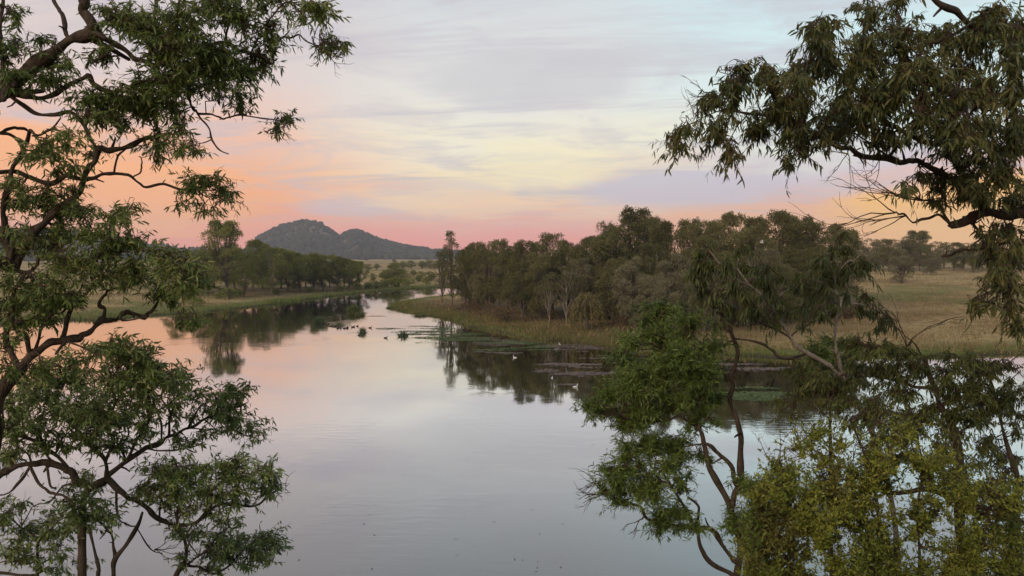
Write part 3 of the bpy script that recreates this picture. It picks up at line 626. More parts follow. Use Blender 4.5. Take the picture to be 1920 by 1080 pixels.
# along the waterlines that can be seen
seg = POLY2[(POLY2[:, 1] > 45) & (np.abs(POLY2[:, 0]) < 110)]
idx = rg.integers(0, len(seg), 60000); off = rg.normal(0, 1.0, (60000, 2)) * rg.uniform(.3, 3.6, (60000, 1))
XY = seg[idx] + off; blades('bank_grass', XY, rg.uniform(.08, .38, 60000) * rg.uniform(.6, 1, 60000) * np.where(fbm(XY[:, 0] * .3, XY[:, 1] * .3, 12) > .56, 1.7, 1.0), .03, M['grass_green'], 'green grass fringing the waterline of the banks', rg)
u = rg.uniform(-.75, .75, 90000); y = 60 / (1 - rg.uniform(0, .72, 90000)) ** .9; XY = np.stack([u * y, y], -1)
keep = fbm(XY[:, 0] * .25, XY[:, 1] * .25, 71) > .38; XY = XY[keep]
blades('dry_grass', XY, rg.uniform(.06, .24, len(XY)) * (1 + XY[:, 1] / 300) * np.where(fbm(XY[:, 0] * .55, XY[:, 1] * .55, 44) > .57, 2.2, 1.0), .04, M['grass_dry'], 'straw-coloured dry grass over the paddocks and banks', rg, .45)
# the grassy spit: tawny sedge
spit = []
uu = rg.uniform(735, 1180, 26000); vv = np.interp(uu, [735, 850, 1000, 1180], [574, 592, 622, 645]) + rg.uniform(-16, 2, 26000)
spit = Gv(uu, vv, .5)
blades('sedge', spit, rg.uniform(.05, .22, 26000) * np.where(fbm(spit[:, 0] * .35, spit[:, 1] * .35, 15) > .55, 1.8, 1.0), .026, M['sedge'], 'tawny sedge on the spit of the right bank', rg, .4)
near = np.stack([rg.uniform(-22, 22, 16000), rg.uniform(1, 15, 16000)], -1)
blades('bank_grass', near, rg.uniform(.15, .4, 16000), .012, M['grass_green'], 'grass on the steep near bank under the viewer', rg, .5)

# reed clumps standing in the water
def reed(u, v, h, w, n, mat, label, seed):
    rg = np.random.default_rng(seed); p = G(u, v); a = rg.uniform(0, 6.28, n); r = w * rg.uniform(0, 1, n) ** .7 * .8
    b = np.stack([np.cos(a) * r, np.sin(a) * r, np.full(n, -.15)], -1); hh = h * rg.uniform(.35, 1.08, n) * (1 - .62 * (r / w) ** 2); ln = rg.normal(0, .22, (n, 2)) * hh[:, None] + b[:, :2] * .8
    s = rg.normal(size=(n, 3)) * np.array([1, 1, 0]); s = unit(s) * .035
    mid = b + np.concatenate([ln * .3, (hh * .6)[:, None]], 1); tip = b + np.concatenate([ln * 1.2, hh[:, None]], 1)
    V = np.stack([b - s, b + s, mid + s * .8, mid - s * .8, tip], 1).reshape(-1, 3); k = np.arange(n)[:, None] * 5
    me = mesh_from('reed_clump', V, [k + np.array([0, 1, 2, 3]), k + np.array([3, 2, 4])], [M[mat]])
    return tag(link('reed_clump', me, loc=(p[0], p[1], 0)), label, 'reeds')
reed(663, 588, 1.55, .85, 700, 'reed', 'tall yellow-green reed clump in the middle of the channel', 1)
reed(674, 592, .8, .7, 260, 'reed', 'short ragged reeds just in front of the tall yellow-green clump', 2)
reed(599, 606, 1.05, .65, 420, 'reed_dark', 'rounded blue-green rush tuft left of the ducks', 3)
reed(635, 611, .5, .7, 130, 'reed_dark', 'low dark rush tuft among the ducks', 4)
reed(680, 624, .9, .45, 120, 'reed_dark', 'spiky dark rush tuft right of the ducks', 5)
reed(668, 624, .25, .9, 120, 'reed_dark', 'flat trailing rushes at the foot of the spiky tuft', 6)
reed(756, 630, .85, .5, 130, 'reed_dark', 'rush tuft at the left end of the green weed mats', 7)
reed(788, 593, .6, 1.1, 260, 'reed', 'tawny reeds at the water\'s edge by the tip of the spit', 8)
reed(728, 578, .35, .5, 120, 'reed_dark', 'small dark tuft just off the tip of the spit', 9)

# floating weed
def weed(u, v, ru, rv, n, mat, label, seed, size=(.10, .26)):
    rg = np.random.default_rng(seed)
    a = rg.uniform(0, 6.28, n * 3); q = np.sqrt(rg.uniform(0, 1, n * 3)); uu = u + np.cos(a) * q * ru; vv = v + np.sin(a) * q * rv
    d = Gv(uu, vv)
    f = fbm(d[:, 0] * .28, d[:, 1] * .95, seed + 7, 5); keep = (f + rg.normal(0, .04, len(f)) > .47 + .22 * q ** 2); d = d[keep][:n]
    k = len(d); L = rg.uniform(*size, k); a = rg.uniform(0, 6.28, k)
    b = np.stack([d[:, 0], d[:, 1], rg.uniform(.006, .02, k)], -1); D = np.stack([np.cos(a), np.sin(a), rg.uniform(-.05, .12, k)], -1)
    s = np.stack([-np.sin(a), np.cos(a), rg.normal(0, .15, k)], -1) * (L * .2)[:, None]
    V = np.stack([b, b + D * (L * .5)[:, None] + s, b + D * L[:, None], b + D * (L * .5)[:, None] - s], 1).reshape(-1, 3)
    V[:, 2] = np.maximum(V[:, 2], .006)
    o = link('floating_weed', mesh_from('floating_weed', V, [np.arange(k * 4).reshape(-1, 4)], [M[mat]]), kind='stuff'); tag(o, label, 'water weed')
W_ = [(782, 616, 62, 5, 3000, 'weed_green', 'thin green weed strip nearest the spit'), (820, 624, 70, 6, 4200, 'weed_green', 'green weed mat below the thin strip'), (850, 635, 74, 9, 6500, 'weed_green', 'broad green weed mat in front of the spit'),
      (955, 650, 70, 10, 6500, 'weed_green', 'oval grey-green weed mat near the right bank'), (935, 640, 46, 7, 2400, 'weed_brown', 'brown weed behind the oval green mat'), (1075, 645, 60, 12, 4500, 'weed_brown', 'brown weed and mud mats close to the right bank'),
      (930, 662, 44, 3, 900, 'weed_brown', 'thin brown weed line under the oval mat'), (1072, 686, 62, 4, 2200, 'weed_brown', 'brown weed strip in the dark reflection'), (1092, 701, 50, 5, 2200, 'weed_brown', 'second brown weed strip in the dark reflection'),
      (1012, 695, 26, 4, 900, 'weed_brown', 'small brown weed patch beside the strips'), (1060, 728, 56, 9, 3200, 'weed_brown', 'lowest brown weed raft in the dark reflection'), (1400, 688, 70, 7, 2500, 'weed_brown', 'grey-brown weed raft behind the leaning sapling'),
      (1420, 738, 60, 11, 3200, 'weed_green', 'green weed raft behind the multi-stemmed tree'), (1610, 704, 70, 8, 2500, 'weed_brown', 'weed raft seen through the lower right leaves'), (775, 549, 46, 3, 1600, 'weed_green', 'green weed across the far narrow channel'),
      (846, 552, 26, 4, 1200, 'weed_green', 'green weed at the mouth of the narrow channel'), (1150, 668, 60, 6, 2500, 'weed_brown', 'brown weed against the right bank grass'), (700, 592, 30, 1.2, 400, 'weed_brown', 'faint dark weed line beside the tall reeds')]
for k, a in enumerate(W_): weed(a[0], a[1], a[2] * 1.25, a[3] * 1.3, int(a[4] * .75), a[5], a[6], 200 + k)

rg = np.random.default_rng(91); uu = rg.uniform(520, 1130, 90); vv = rg.uniform(640, 1075, 90); q = Gv(uu, vv); n = len(q); a = rg.uniform(0, 6.28, n); L = rg.uniform(.02, .06, n)
dd_ = np.stack([np.cos(a), np.sin(a), np.zeros(n)], -1) * L[:, None]; ss_ = np.stack([-np.sin(a), np.cos(a), np.zeros(n)], -1) * (L * .3)[:, None]; b = np.stack([q[:, 0], q[:, 1], np.full(n, .012)], -1)
tag(link('floating_leaves', mesh_from('floating_leaves', np.stack([b - dd_, b + ss_, b + dd_, b - ss_], 1).reshape(-1, 3), [np.arange(n * 4).reshape(-1, 4)], [M['twig']]), kind='stuff'), 'dark fallen leaves scattered on the open water', 'leaves')
# ------------------------------------------------------------------ birds
def loft(rings, sides=10):
    """rings: (x, y, z, ry, rz) along the body"""
    Vs = []
    for x, y, z, ry, rz in rings:
        th = np.arange(sides) * 2 * np.pi / sides; Vs.append(np.stack([np.full(sides, x), y + np.cos(th) * ry, z + np.sin(th) * rz], -1))
    V = np.vstack(Vs); n = len(rings); i = np.arange(n - 1)[:, None] * sides; j = np.arange(sides)[None]; k = (j + 1) % sides
    Q = np.stack([i + j, i + k, i + sides + k, i + sides + j], -1).reshape(-1, 4); return V, Q
def bird_body(kind):
    if kind == 'duck':
        V, Q = loft([(-.26, 0, .11, .005, .005), (-.2, 0, .09, .05, .025), (-.1, 0, .06, .085, .07), (.02, 0, .05, .10, .085), (.12, 0, .06, .075, .075), (.17, 0, .09, .04, .05)]);
        V2, Q2, T2 = tube(spline([(.13, 0, .08), (.165, 0, .15), (.175, 0, .2), (.215, 0, .205)], 4), [.045, .04, .036, .033, .033, .034, .036, .038, .042, .046, .046, .042, .03], 8)
    else:
        V, Q = loft([(-.52, 0, .20, .01, .01), (-.42, 0, .19, .08, .04), (-.22, 0, .16, .17, .13), (.02, 0, .14, .20, .17), (.2, 0, .16, .15, .15), (.30, 0, .2, .08, .09)])
        V2, Q2, T2 = tube(spline([(.24, 0, .2), (.36, 0, .32), (.30, 0, .50), (.34, 0, .64), (.42, 0, .66)], 4), np.concatenate([np.linspace(.075, .042, 13), [.055, .06, .055, .035]]), 8)
    return np.vstack([V, V2]), np.vstack([Q, Q2 + len(V)]), T2 + len(V)
dv, dq, dt = bird_body('duck'); DUCK = mesh_from('body', dv, [dq, dt], [M['feather_dark']], smooth=True)
bv, bq, bt = tube([(.25, 0, .203), (.28, 0, .198), (.305, 0, .193)], [.016, .018, .01], 6); DBILL = mesh_from('bill', bv, [bq, bt], [M['bill']], smooth=True)
DK = [(610, 609), (614, 611), (617, 608), (620, 612), (624, 611), (628, 613), (634, 616), (639, 616), (645, 616), (650, 615.5), (652, 615), (661, 614), (663, 613), (670, 612), (694, 615), (673, 629), (723, 634), (783, 800 - 60), (847, 739), (849, 752), (683, 800)]
for k, (u, v) in enumerate(DK):
    p = G(u, v); e = bpy.data.objects.new('duck', None); COL.objects.link(e); e.location = (p[0], p[1], -.02); e.rotation_euler = (0, 0, random.uniform(0, 6.28)); s = .95 if v < 640 else .30; e.scale = (s,) * 3
    if v > 640:
        bpy.data.objects.remove(e); continue
    link('body', DUCK, e); link('bill', DBILL, e)
    if k < 14: tag(e, f'small dark duck, {ORD[k]} from the left in the loose line between the rush tufts', 'duck', 'ducks in a line on the channel')
    else: tag(e, {14: 'dark duck swimming at the right-hand end of the line of ducks', 15: 'dark duck just below the spiky rush tuft', 16: 'lone dark duck on open water nearest the weed mats'}[k], 'duck')
pv, pq, pt_ = bird_body('pelican'); PEL = mesh_from('body', pv, [pq, pt_], [M['feather_white']], smooth=True)
bv, bq, bt = tube(spline([(.44, 0, .655), (.56, 0, .60), (.72, 0, .52)], 4), np.linspace(.035, .012, 9), 6); PBILL = mesh_from('bill', bv, [bq, bt], [M['bill']], smooth=True)
wv, wq = loft([(-.5, .15, .2, .01, .02), (-.3, .17, .2, .035, .07), (0, .19, .2, .035, .10), (.15, .14, .2, .02, .05)], 8); PW = mesh_from('wing', wv, [wq], [M['feather_white']], smooth=True)
wv2 = wv * np.array([1, -1, 1]); PW2 = mesh_from('wing', wv2, [wq[:, ::-1]], [M['feather_white']], smooth=True)
for u, v, s, rz, lb in [(965, 671, .34, 2.6, 'white pelican swimming in the open at the left edge of the dark reflection'), (1079, 726, .36, .4, 'largest white pelican resting by the lowest weed raft'),
                        (1035, 709, .25, 1.2, 'small white waterbird between the weed strips'), (1049, 646, .32, 1.9, 'white bird shape standing in for a sky glint on the water close to the right bank')]:  # last one is made up: a bird shape for sky glinting on the water
    p = G(u, v); e = bpy.data.objects.new('pelican', None); COL.objects.link(e); e.location = (p[0], p[1], -.04); e.rotation_euler = (0, 0, rz); e.scale = (s,) * 3
    for nm, me in (('body', PEL), ('bill', PBILL), ('wing', PW), ('wing', PW2)): link(nm, me, e)
    tag(e, lb, 'pelican')
# white bird flying in front of the wood
e = bpy.data.objects.new('white_bird', None); COL.objects.link(e); e.location = P(1428, 455, 70); e.rotation_euler = (0, R(-15), 2.7); tag(e, 'white bird flying in front of the dark right-bank wood', 'bird')
V, Q = loft([(-.22, 0, 0, .03, .008), (-.12, 0, 0, .035, .02), (0, 0, 0, .055, .05), (.1, 0, .01, .04, .04), (.15, 0, .02, .03, .03), (.19, 0, .02, .006, .006)]); link('body', mesh_from('body', V, [Q], [M['feather_white']], smooth=True), e)
for sgn in (1, -1):
    V = np.array([(.08, .03, .02), (.1, .22, .17), (.02, .42, .24), (-.06, .25, .15), (-.1, .04, .02)], float); V = np.vstack([V, V + np.array([0, 0, .012])]) * np.array([1, sgn, 1])
    Fq = [np.array([[i, (i + 1) % 5, 5 + (i + 1) % 5, 5 + i] for i in range(5)]), np.array([[0, 2, 1], [0, 3, 2], [0, 4, 3], [5, 6, 7], [5, 7, 8], [5, 8, 9]])]
    link('wing', mesh_from('wing', V, Fq, [M['feather_white']]), e)

# ------------------------------------------------------------------ near trees, limb by limb
TWM = spline(np.eye(4), 2)
class Tree:
    def __init__(s, name, label, cat, depth, bark, leaf, seed, style, group=None):
        s.name, s.depth, s.bark, s.leafm, s.style = name, depth, bark, leaf, style
        s.rg = np.random.default_rng(seed); s.root = bpy.data.objects.new(name, None); COL.objects.link(s.root); tag(s.root, label, cat, group)
        s.root.empty_display_size = .3
        s.pu, s.pw, s.pr, s.po = [], [], [], []       # sampled limb points: pixel, world, radius, object
        s.located = False
    def nearest(s, uv, maxr=1e9, skip=None):
        if not s.pu: return None
        A = np.array(s.pu); d = np.hypot(A[:, 0] - uv[0], A[:, 1] - uv[1]); i = int(np.argmin(d)); return i if d[i] < maxr else None
    def local(s, V): return np.asarray(V) - s.base
    def trunk(s, u, path, r0, r1, name='trunk', depth=None):
        """from the ground below pixel column u up through the path pixels"""
        dep = depth or s.depth; q = P(u, 540, dep); z = land1(q[0], q[1]); q = np.array([q[0], q[1], z - .25])
        if not s.located: s.base = np.array([q[0], q[1], z]); s.root.location = s.base; s.located = True
        # pixel row of the base
        rel = q - CAM; vb = 540 - (rel @ UP) / (rel @ FW) * F
        return s.limb([(u, vb)] + path, r0, r1, name, off=0, d0=dep, flare=True)
    def limb(s, path, r0, r1, name='branch', off=None, d0=None, bark=None, flare=False, sides=8, knob=1.0):
        """path in pixels, radii in pixels at the tree's depth; starts at the nearest limb already there"""
        rg = s.rg; path = [tuple(p) for p in path]
        if d0 is None:
            i = s.nearest(path[0], 30)
            if i is not None:
                A = s.pu[i]; d0 = A[2]; path = [(A[0], A[1])] + path[1:] if math.hypot(A[0] - path[0][0], A[1] - path[0][1]) < 14 else [(A[0], A[1])] + path
            else: d0 = s.depth + rg.normal(0, .25)
        length = sum(math.hypot(b[0] - a[0], b[1] - a[1]) for a, b in zip(path, path[1:]))
        if off is None: off = rg.normal(0, 1) * .55 * length / F * s.depth
        sp = spline(path, 6); n = len(sp); tt = np.linspace(0, 1, n)
        # gnarl
        wob = spline(rg.normal(0, 1.0, (max(4, n // 3), 3)), 3); wob = wob[np.linspace(0, len(wob) - 1, n).astype(int)] * np.minimum(1, tt * 6)[:, None]
        rad = (r0 + (r1 - r0) * tt ** .8)
        dep = d0 + off * tt ** 1.3
        uv = sp + wob[:, :2] * np.minimum(2.8, .30 * rad + .9)[:, None] * knob * (0 if flare else 1)
        W = np.array([P(a, b, d) for (a, b), d in zip(uv, dep)]); rw = rad * dep / F * np.clip(.86 + .15 * wob[:, 2], .55, 1.3)
        rw = np.maximum(rw, .002)
        if flare: rw[:4] *= np.array([1.5, 1.3, 1.15, 1.05])
        tl = [(s.local(W), rw, sides)]
        for _ in range(int(length / 70) if not flare else 0):              # broken stubs
            k = int(rg.integers(2, n - 1)); sd_ = unit(rg.normal(size=3)); ls = rg.uniform(1.5, 5) * rw[k] + .02
            q0 = W[k]; tl.append((s.local([q0, q0 + sd_ * (rw[k] + ls * .5), q0 + sd_ * (rw[k] + ls) + rg.normal(0, .01, 3)]), rw[k] * np.array([.55, .4, .28]), 5))
        V, Q, T3 = cat_tubes(tl)
        o = link(name, mesh_from(name, V, [Q, T3], [bark or s.bark], smooth=True), s.root)
        for k in range(n): s.pu.append((uv[k][0], uv[k][1], dep[k])); s.pw.append(W[k]); s.pr.append(rw[k]); s.po.append(o)
        return o
    def dead(s, uv, ang, ln, n=5, r=1.6, name='dead_twig', spread=.5):
        """a fan of bare twigs from a pixel; ang in degrees, 0 right, 90 up"""
        rg = s.rg; i = s.nearest(uv); A = s.pu[i]; tubes = []; d0 = A[2]
        def grow(p, a, L, rr, lev):
            pts = [p]; aa = a; dd = p[2]
            for _ in range(5): aa += rg.normal(0, .16); dd += rg.normal(0, .012) * L / 40; pts.append((pts[-1][0] + math.cos(aa) * L / 5, pts[-1][1] - math.sin(aa) * L / 5, dd))
            tubes.append((s.local([P(*q) for q in pts]), np.linspace(rr, rr * .45, 6) * d0 / F, 4))
            if lev < 3:
                for _ in range(2 + (lev == 0)): grow(pts[rg.integers(2, 6)], aa + rg.normal(0, spread), L * rg.uniform(.45, .7), rr * .6, lev + 1)
        if math.hypot(A[0] - uv[0], A[1] - uv[1]) > 4: tubes.append((s.local([P(*A), P((A[0] + uv[0]) / 2, (A[1] + uv[1]) / 2 + 2, d0), P(uv[0], uv[1], d0)]), np.array([r * 1.3, r * 1.2, r]) * d0 / F, 4))
        for _ in range(n): grow((uv[0], uv[1], d0), math.radians(ang) + rg.normal(0, spread), ln * rg.uniform(.6, 1.1), r, 1)
        V, Q, T3 = cat_tubes(tubes); return link(name, mesh_from(name, V, [Q, T3], [M['twig']], smooth=True), s.root)
    def foliage(s, clusters, dens=1.0, leafm=None, style=None):
        st = style or s.style; rg = s.rg
        zz = np.array([0, 0, 1.0])
        for (u, v, ru, rv) in clusters:
            g = st.get('grow', 1.2); i0 = s.nearest((u, v)); tubes, TV, TQ, BB, DD, LL = [], [], [], [], [], []; ntw = 0
            subs = [(u + rg.normal(0, .42) * ru, v + rg.normal(0, .42) * rv, ru * rg.uniform(.45, .75), rv * rg.uniform(.5, .8)) for _ in range(st.get('split', 3))]
            hub = None
            for (u1, v1, r1, r2) in subs:
                i = s.nearest((u1, v1)); A = s.pu[i]; Aw = s.pw[i]; ra = s.pr[i]
                dist = math.hypot(A[0] - u1, A[1] - v1)
                if hub is not None and dist > 22 and rg.random() < .6:                # fork from the branchlet already grown here
                    Aw, ra, dA = hub; dd = dA + rg.normal(0, .20)
                else: dd = A[2] + rg.normal(0, .22) * (1 + dist / 60)
                C = P(u1, v1, dd); rad = np.array([r1, (r1 + r2) * .5, r2]) * dd / F * g
                k = max(2, int(round(dens * st['sprays'] * r1 * r2 / 1000.0 * (s.depth / 9) ** 2 * rg.uniform(.55, 1.35))))
                aim = C + (Aw - C) * .22; mid = (Aw + aim) / 2 + rg.normal(0, .05, 3) + np.array([0, 0, .03])
                m2 = (Aw + mid) / 2 + rg.normal(0, .035, 3); m3 = (mid + aim) / 2 + rg.normal(0, .035, 3)
                rb = min(ra * .7, .0045 + .0011 * dist / 10 * st.get('br', 1) + .0004 * k); bl = spline([Aw, m2, mid, m3, aim, C + rg.normal(0, .3, 3) * rad], 3)
                tubes.append((s.local(bl), np.linspace(rb, .0035, len(bl)), 5))
                if hub is None: hub = (bl[len(bl) // 2], rb * .8, dd)
                q = unit(rg.normal(size=(k, 3))) * (rg.uniform(.05, 1.25, k) ** .6)[:, None]; Qp = C + q * rad
                s0 = bl[rg.integers(len(bl) // 3, len(bl), k)]
                out_ = unit(q * np.array([1, 1, .6]) + np.array([0, 0, .25])); lt = (st['twig'] * rg.uniform(.7, 1.3, k))[:, None]
                end = Qp + out_ * lt * .5 - zz * st['droop'] * lt * .5; md = Qp - out_ * lt * .35 + zz * .06 * lt
                tw = np.einsum('nc,kcd->knd', TWM, np.stack([s0, (s0 + md) / 2 + rg.normal(0, .03, (k, 3)), md, end], 1)); nt = tw.shape[1]
                tgt = unit(np.gradient(tw, axis=1)); ax = unit(np.cross(tgt, np.array([.31, .77, .55]))); ay = np.cross(tgt, ax)
                rt = (np.linspace(.0045, .0014, nt) * st.get('tw', 1))[None, :, None, None]; th = np.arange(3) * 2 * np.pi / 3
                TV.append((s.local(tw)[:, :, None] + rt * (np.cos(th)[None, None, :, None] * ax[:, :, None] + np.sin(th)[None, None, :, None] * ay[:, :, None])).reshape(-1, 3))
                ib = np.arange(k)[:, None, None] * nt * 3 + np.arange(nt - 1)[None, :, None] * 3; jj = np.arange(3)[None, None]; kk = (jj + 1) % 3
                TQ.append(np.stack([ib + jj, ib + kk, ib + 3 + kk, ib + 3 + jj], -1).reshape(-1, 4) + ntw); ntw += k * nt * 3
                nl = int(st['leaves']); f = rg.uniform(.42, 1.0, (k, nl)) * (nt - 1); f0 = np.minimum(f.astype(int), nt - 2); fr = (f - f0)[..., None]; kx = np.arange(k)[:, None]
                BB.append((tw[kx, f0] * (1 - fr) + tw[kx, f0 + 1] * fr).reshape(-1, 3)); tg = unit(tw[kx, f0 + 1] - tw[kx, f0]).reshape(-1, 3)
                DD.append(tg * .55 + rg.normal(0, st['scat'], (k * nl, 3)) + np.array([0, 0, -st['droop']])); LL.append(st['L'] * rg.uniform(.45, 1.3, k * nl))
            B, D, L = np.vstack(BB), np.vstack(DD), np.concatenate(LL)
            wl = L * st['W'] * rg.uniform(.8, 1.25, len(L))
            if st.get('simple'): lv, l4 = kites_geo(s.local(B), D, L, wl, rg); l3 = np.zeros((0, 3), int)
            else: lv, l3, l4 = leaves_geo(s.local(B), D, L, wl, rg)
            tv, tq, t3 = cat_tubes(tubes); na_ = len(tv); tvx = np.vstack(TV); nb = na_ + len(tvx)
            me = mesh_from('leaf_spray', np.vstack([tv, tvx, lv]), [tq, t3, np.vstack(TQ) + na_, l3 + nb, l4 + nb], [M['twig'], leafm or s.leafm], [0, 0, 0, 1, 1])
            link('leaf_spray', me, s.po[i0], kind='stuff')

GUM = dict(sprays=23, twig=.22, leaves=15, droop=.55, scat=.6, L=.084, W=.20, grow=1.25, split=4, br=1.3)
GUMB = dict(sprays=12.5, twig=.25, leaves=15, droop=.45, scat=.6, L=.096, W=.21, grow=1.3, split=5, br=2.0)
HANG = dict(sprays=25, twig=.26, leaves=17, droop=.95, scat=.48, L=.092, W=.18, grow=1.2, split=4, br=1.2)
WATTLE = dict(sprays=24, twig=.32, leaves=22, droop=.2, scat=.65, L=.10, W=.16, grow=1.15, split=4)
SAPL = dict(sprays=13, twig=.32, leaves=14, droop=1.1, scat=.40, L=.145, W=.18, grow=1.15, split=3)
FINE = dict(sprays=38, twig=.34, leaves=24, droop=-.35, scat=.75, L=.052, W=.38, tw=.8, grow=1.1, split=3, simple=True)

# --- A: the big gum whose trunk is just outside the frame on the left
A = Tree('gum_tree', 'big gnarled gum at the left edge, limbs reaching across the upper left sky', 'tree', 8.6, M['bark'], M['leaf_gum'], 101, GUM)
A.trunk(-150, [(-130, 1150), (-75, 920), (-20, 770), (10, 722), (41, 687)], 34, 13)
A.limb([(-75, 920), (-150, 700), (-150, 480), (-90, 300), (-30, 205), (0, 174), (37, 148), (85, 107), (137, 78), (167, 63), (174, 48), (160, 22), (163, -15), (185, -80)], 26, 7, off=-.5)
A.limb([(-150, 620), (-60, 520), (-5, 490), (28, 502)], 18, 12, off=.3)
A.limb([(28, 502), (34, 484), (55, 451), (75, 425), (100, 400), (126, 378), (159, 341), (170, 311), (185, 281), (207, 285), (237, 274), (267, 263), (293, 252), (294, 222), (296, 196), (319, 181), (352, 172), (374, 163), (410, 150)], 10, 2.6, off=.5)
A.limb([(28, 500), (16, 468), (8, 432), (7, 389), (22, 333), (41, 285), (33, 259), (0, 248)], 8, 3.5, off=-.2)
A.limb([(28, 506), (51, 511), (70, 495), (95, 470), (130, 455), (160, 440)], 5, 2, off=.2)
A.limb([(137, 76), (130, 70), (118, 40), (107, 15), (96, -20)], 6, 4, off=.3)
A.limb([(167, 66), (178, 70), (207, 80), (237, 94), (259, 107), (281, 122), (315, 118), (350, 100), (390, 88), (426, 81), (444, 91), (470, 100), (496, 107), (515, 118), (513, 81), (533, 70), (559, 67), (578, 80), (600, 90)], 6.5, 1.8, off=.5)
A.limb([(426, 81), (430, 48), (441, 22), (450, -20)], 3, 2)
A.limb([(513, 85), (500, 50), (520, 20), (545, 0)], 2.4, 1.3)
A.limb([(470, 100), (485, 75), (505, 62)], 2, 1.2)
A.limb([(207, 82), (205, 98), (185, 108), (169, 104), (178, 95), (195, 104)], 4, 2.4, off=.02)
A.limb([(281, 122), (283, 95), (283, 60), (290, 20), (300, -30)], 4.5, 3)
A.limb([(320, 115), (330, 80), (333, 40), (345, 0), (360, -30)], 4, 2.4)
A.limb([(0, 182), (37, 178), (74, 182), (115, 165), (159, 148), (178, 156), (207, 174), (230, 170), (252, 154), (307, 157)], 7, 4, off=.1, d0=A.pu[A.nearest((0, 176))][2])
A.limb([(20, 186), (56, 207), (96, 213), (133, 211), (148, 222), (163, 241), (181, 276)], 4.5, 4, off=.1)
A.limb([(163, 337), (185, 330), (215, 326), (237, 328), (256, 343), (276, 350), (304, 346), (341, 354), (375, 350)], 5, 2.2)
A.limb([(215, 322), (222, 293), (237, 281)], 2.4, 1.6)
A.limb([(250, 334), (265, 320), (265, 300), (261, 293)], 1.9, 1.3)
A.limb([(304, 346), (308, 336)], 1.6, 1)
A.limb([(159, 337), (126, 331), (96, 341), (67, 335), (30, 326), (-20, 324)], 4.2, 5, off=-.1)
A.limb([(33, 259), (52, 265), (56, 244), (67, 254), (85, 248), (115, 226)], 4.5, 2)
A.limb([(0, 250), (18, 243), (38, 239), (56, 246)], 3.5, 2.5)
A.limb([(352, 174), (363, 204), (374, 213), (389, 237), (396, 263), (411, 281), (428, 289)], 3.4, 1.4)
A.limb([(374, 211), (400, 215), (419, 226), (437, 215), (474, 218), (507, 224), (530, 228)], 2.8, 1.1)
A.limb([(396, 263), (380, 267), (360, 272)], 1.3, .8)
A.limb([(5, 156), (4, 95), (2, 40), (6, -20)], 4, 3, d0=8.4)
A.limb([(4, 97), (20, 95), (40, 104)], 2.4, 1.5)
# lower limbs
A.limb([(41, 687), (63, 661), (91, 646), (125, 637), (154, 629), (173, 615), (190, 600), (207, 599), (226, 593), (238, 581), (255, 590), (277, 590), (291, 576), (303, 560), (318, 535)], 9.5, 3, off=.6)
A.limb([(195, 599), (196, 584), (189, 569), (193, 557), (209, 543), (233, 533), (262, 505)], 4.5, 2)
A.limb([(118, 638), (123, 608), (135, 579), (156, 560), (171, 543), (173, 521), (176, 492), (190, 468), (215, 440)], 5.5, 2.2)
A.limb([(60, 662), (75, 625), (87, 603), (106, 588), (130, 574), (150, 545), (160, 525)], 4, 2)
A.limb([(115, 640), (144, 646), (168, 657), (188, 667), (205, 664)], 2.4, 1.3)
A.limb([(238, 581), (228, 598), (250, 600), (275, 596)], 2.2, 1.4)
A.limb([(30, 690), (17, 649), (14, 612), (22, 588), (22, 562), (36, 528), (51, 511)], 7, 4, off=-.1)
A.limb([(55, 660), (48, 637), (31, 620), (24, 593)], 6, 4)
A.limb([(17, 572), (0, 562), (-20, 548)], 3, 3)
A.limb([(-10, 765), (2, 800), (-4, 850), (-20, 900)], 5, 3.5)
A.limb([(190, 470), (240, 470), (290, 470), (330, 485)], 2.6, 1.6)
A.limb([(303, 560), (330, 575), (345, 598)], 1.8, 1)
A.foliage([(225, 30, 70, 42), (300, 75, 80, 60), (365, 50, 75, 60), (430, 25, 65, 45), (500, 25, 60, 38), (560, 18, 48, 26), (592, 30, 34, 20), (320, 140, 85, 45), (395, 130, 75, 48), (465, 125, 55, 34), (500, 100, 38, 32),
           (622, 72, 26, 14), (612, 92, 26, 14), (640, 85, 14, 14), (535, 222, 28, 20), (525, 243, 18, 12), (440, 172, 38, 26), (455, 195, 24, 14), (250, 185, 75, 34), (205, 215, 60, 34), (270, 225, 55, 34), (130, 122, 45, 26), (90, 155, 60, 34), (145, 178, 60, 30),
           (20, 20, 26, 26), (28, 78, 34, 16), (75, 72, 20, 14), (30, 105, 30, 14), (10, 145, 12, 20), (58, 290, 50, 30), (105, 300, 55, 32), (130, 268, 30, 22), (25, 345, 28, 28), (95, 360, 44, 28), (285, 285, 32, 16), (318, 262, 34, 22), (345, 282, 26, 12),
           (345, 235, 22, 22), (375, 340, 42, 22), (405, 352, 42, 20), (420, 368, 34, 12), (350, 378, 20, 12), (385, 396, 36, 10), (335, 205, 40, 24), (400, 100, 70, 40), (185, 95, 24, 24)], 1.0)
